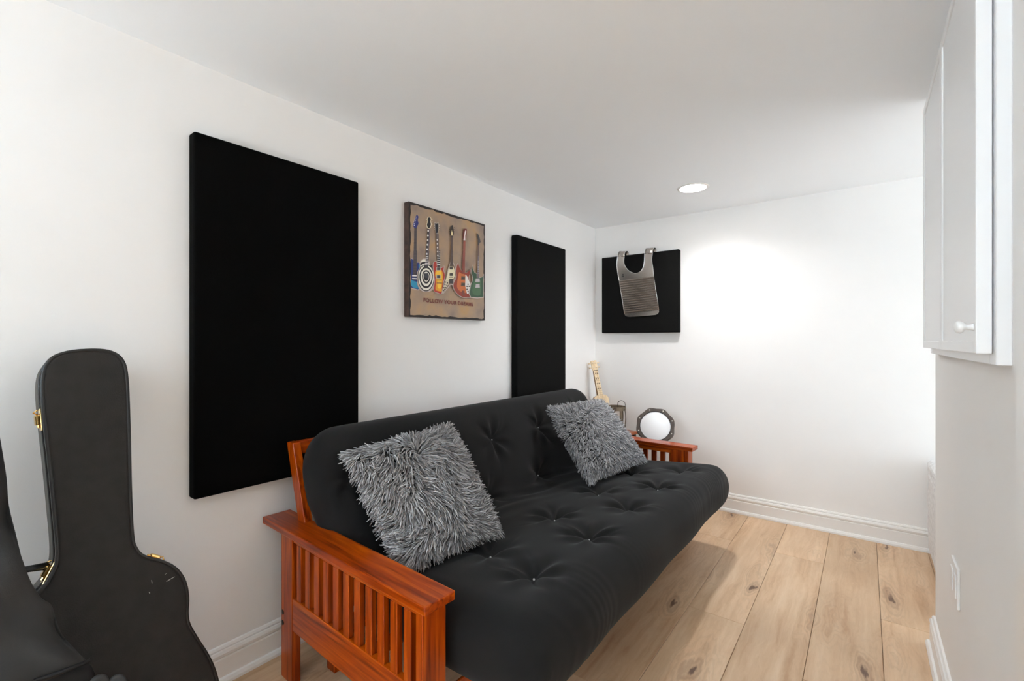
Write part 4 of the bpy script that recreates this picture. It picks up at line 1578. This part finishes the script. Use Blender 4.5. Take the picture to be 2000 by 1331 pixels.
def lantern():
    c = Vector((-1.452, 3.165, TZ))
    t = thing('wooden_lantern', 'slatted grey wood lantern with wire ring on the corner table', 'lantern', c, 0.25)
    n = 7
    R0, R1, RB, Hh = 0.062, 0.072, 0.076, 0.195
    # hoops
    def hoop(nm, r, z0, z1):
        return lathe(nm, [(r - .005, z0), (r, z0), (r, z1), (r - .005, z1), (r - .005, z0)], M['grey_wood'], t, 36, smooth=False, caps=False)
    hoop('top_hoop', R1 + .002, Hh - .026, Hh)
    hoop('bottom_hoop', R0 + .002, 0.0, 0.016)
    lathe('floor_disc', [(0, .002), (R0 - .002, .002), (R0 - .002, .008), (0, .008)], M['grey_wood'], t, 30)
    verts, faces = [], []
    K = 10
    for i in range(K + 1):
        f = i / K
        r = R0 + (R1 - R0) * f + 0.010 * math.sin(math.pi * f)
        for (dy, dr) in ((-.010, 0), (.010, 0), (.010, -.004), (-.010, -.004)):
            verts.append((r + dr - 0.003, dy, 0.008 + (Hh - .012) * f))
    for i in range(K):
        for k in range(4):
            faces.append((4 * i + k, 4 * i + (k + 1) % 4, 4 * i + 4 + (k + 1) % 4, 4 * i + 4 + k))
    faces += [(3, 2, 1, 0), (4 * K, 4 * K + 1, 4 * K + 2, 4 * K + 3)]
    sm = pyd('stave', verts, faces)
    sm.materials.append(M['grey_wood'])
    for k in range(n):
        link('stave', sm, None, t, (0, 0, 0), (0, 0, 2 * math.pi * k / n + 0.1))
    # wire bows outside and ring handle
    for w in (0.75, 0.75 + math.pi):
        a = -w + 0.35
        d = Vector((math.cos(a), math.sin(a), 0))
        tube('wire_bow', catmull([d * (R1 + .004) + Vector((0, 0, Hh - .01)), d * (R1 + .016) + Vector((0, 0, Hh * .6)), d * (R1 + .012) + Vector((0, 0, Hh * .3)), d * (R0 + .004) + Vector((0, 0, 0.006))], 6), 0.0022, M['wire'], t, 6)
    a = -0.35
    d = Vector((math.cos(a), math.sin(a), 0)); e = Vector((-math.sin(a), math.cos(a), 0))
    cc = d * (R1 - .022) + Vector((0, 0, Hh + .012))
    tube('ring_handle', [cc + d * .030 * math.cos(w) + e * 0.004 * math.sin(2 * w) + Vector((0, 0, .033 * math.sin(w))) for w in [-0.35 + (math.pi + 0.7) * i / 20 for i in range(21)]], 0.0024, M['wire'], t, 6)
    tube('copper_curl', catmull([Vector((.03 * math.cos(w) + .015, -.03 + .014 * math.sin(w), 0.012 + 0.006 * w)) for w in [i * 0.7 for i in range(10)]], 4), 0.0028, M['copper'], t, 6)


lantern()


def drum():
    c = at_y(1280, 833, 3.16)
    t = thing('practice_drum', 'round white drum pad in a dark wavy bolted ring on a stand', 'drum', (c.x, c.y, 0))
    c = c - Vector((c.x, c.y, 0))
    d = Vector((0.27, -0.88, 0.42)).normalized()
    sx = Vector((0, 0, 1)).cross(d).normalized()
    sz = d.cross(sx)
    Ro, Ri, NB = 0.130, 0.104, 8
    ang0 = 0.35
    NN = 96
    verts, faces = [], []
    for i in range(NN):
        w = 2 * math.pi * i / NN
        r = Ro - 0.003 + 0.0035 * math.cos(NB * (w - ang0))
        e = sx * math.cos(w) + sz * math.sin(w)
        for rr, dd in ((Ri, 0.012), (r - .003, 0.012), (r, 0.009), (r, -0.022), (Ri, -0.022)):
            verts.append(c + e * rr + d * dd)
    for i in range(NN):
        for k in range(5):
            faces.append((i * 5 + k, i * 5 + (k + 1) % 5, ((i + 1) % NN) * 5 + (k + 1) % 5, ((i + 1) % NN) * 5 + k))
    me = pyd('ring', verts, faces)
    bm = bmesh.new(); bm.from_mesh(me); bmesh.ops.recalc_face_normals(bm, faces=bm.faces); bm.to_mesh(me); bm.free()
    rg = link('ring', me, M['drum_ring'], t)
    rot = d.to_track_quat('Z', 'Y').to_euler()
    lathe('drum_skin', [(0, -0.018), (Ri + .001, -0.018), (Ri + .001, 0.004), (Ri - .004, 0.007), (0, 0.008)], M['drum_head'], t, 48, c, rot)
    tube('skin_edge', [c + (sx * math.cos(w) + sz * math.sin(w)) * (Ri - .001) + d * 0.009 for w in [2 * math.pi * i / 48 for i in range(48)]], 0.003, M['black_metal'], rg, 6, True)
    bme = None
    for k in range(NB):
        w = ang0 + 2 * math.pi * k / NB
        p = c + (sx * math.cos(w) + sz * math.sin(w)) * 0.1165 + d * 0.012
        if bme is None:
            o = lathe('rivet', [(0.0042, 0), (0.0042, 0.0015), (0.0022, 0.0032), (0, 0.0035)], M['rivet'], rg, 12, p, rot); bme = o.data
        else:
            link('rivet', bme, None, rg, p, rot)
    # stand
    hub = c - d * 0.03 - sz * 0.02
    tube('post', [c - d * 0.02, hub + Vector((0, 0, -0.05)), Vector((hub.x, hub.y, 0.12))], 0.010, M['black_metal'], t, 10)
    for k in range(3):
        w = 0.5 + k * 2 * math.pi / 3
        tube('stand_leg', [Vector((hub.x, hub.y, 0.20)), Vector((hub.x + .12 * math.cos(w), hub.y + .12 * math.sin(w), 0.008))], 0.007, M['black_metal'], t, 8)


drum()
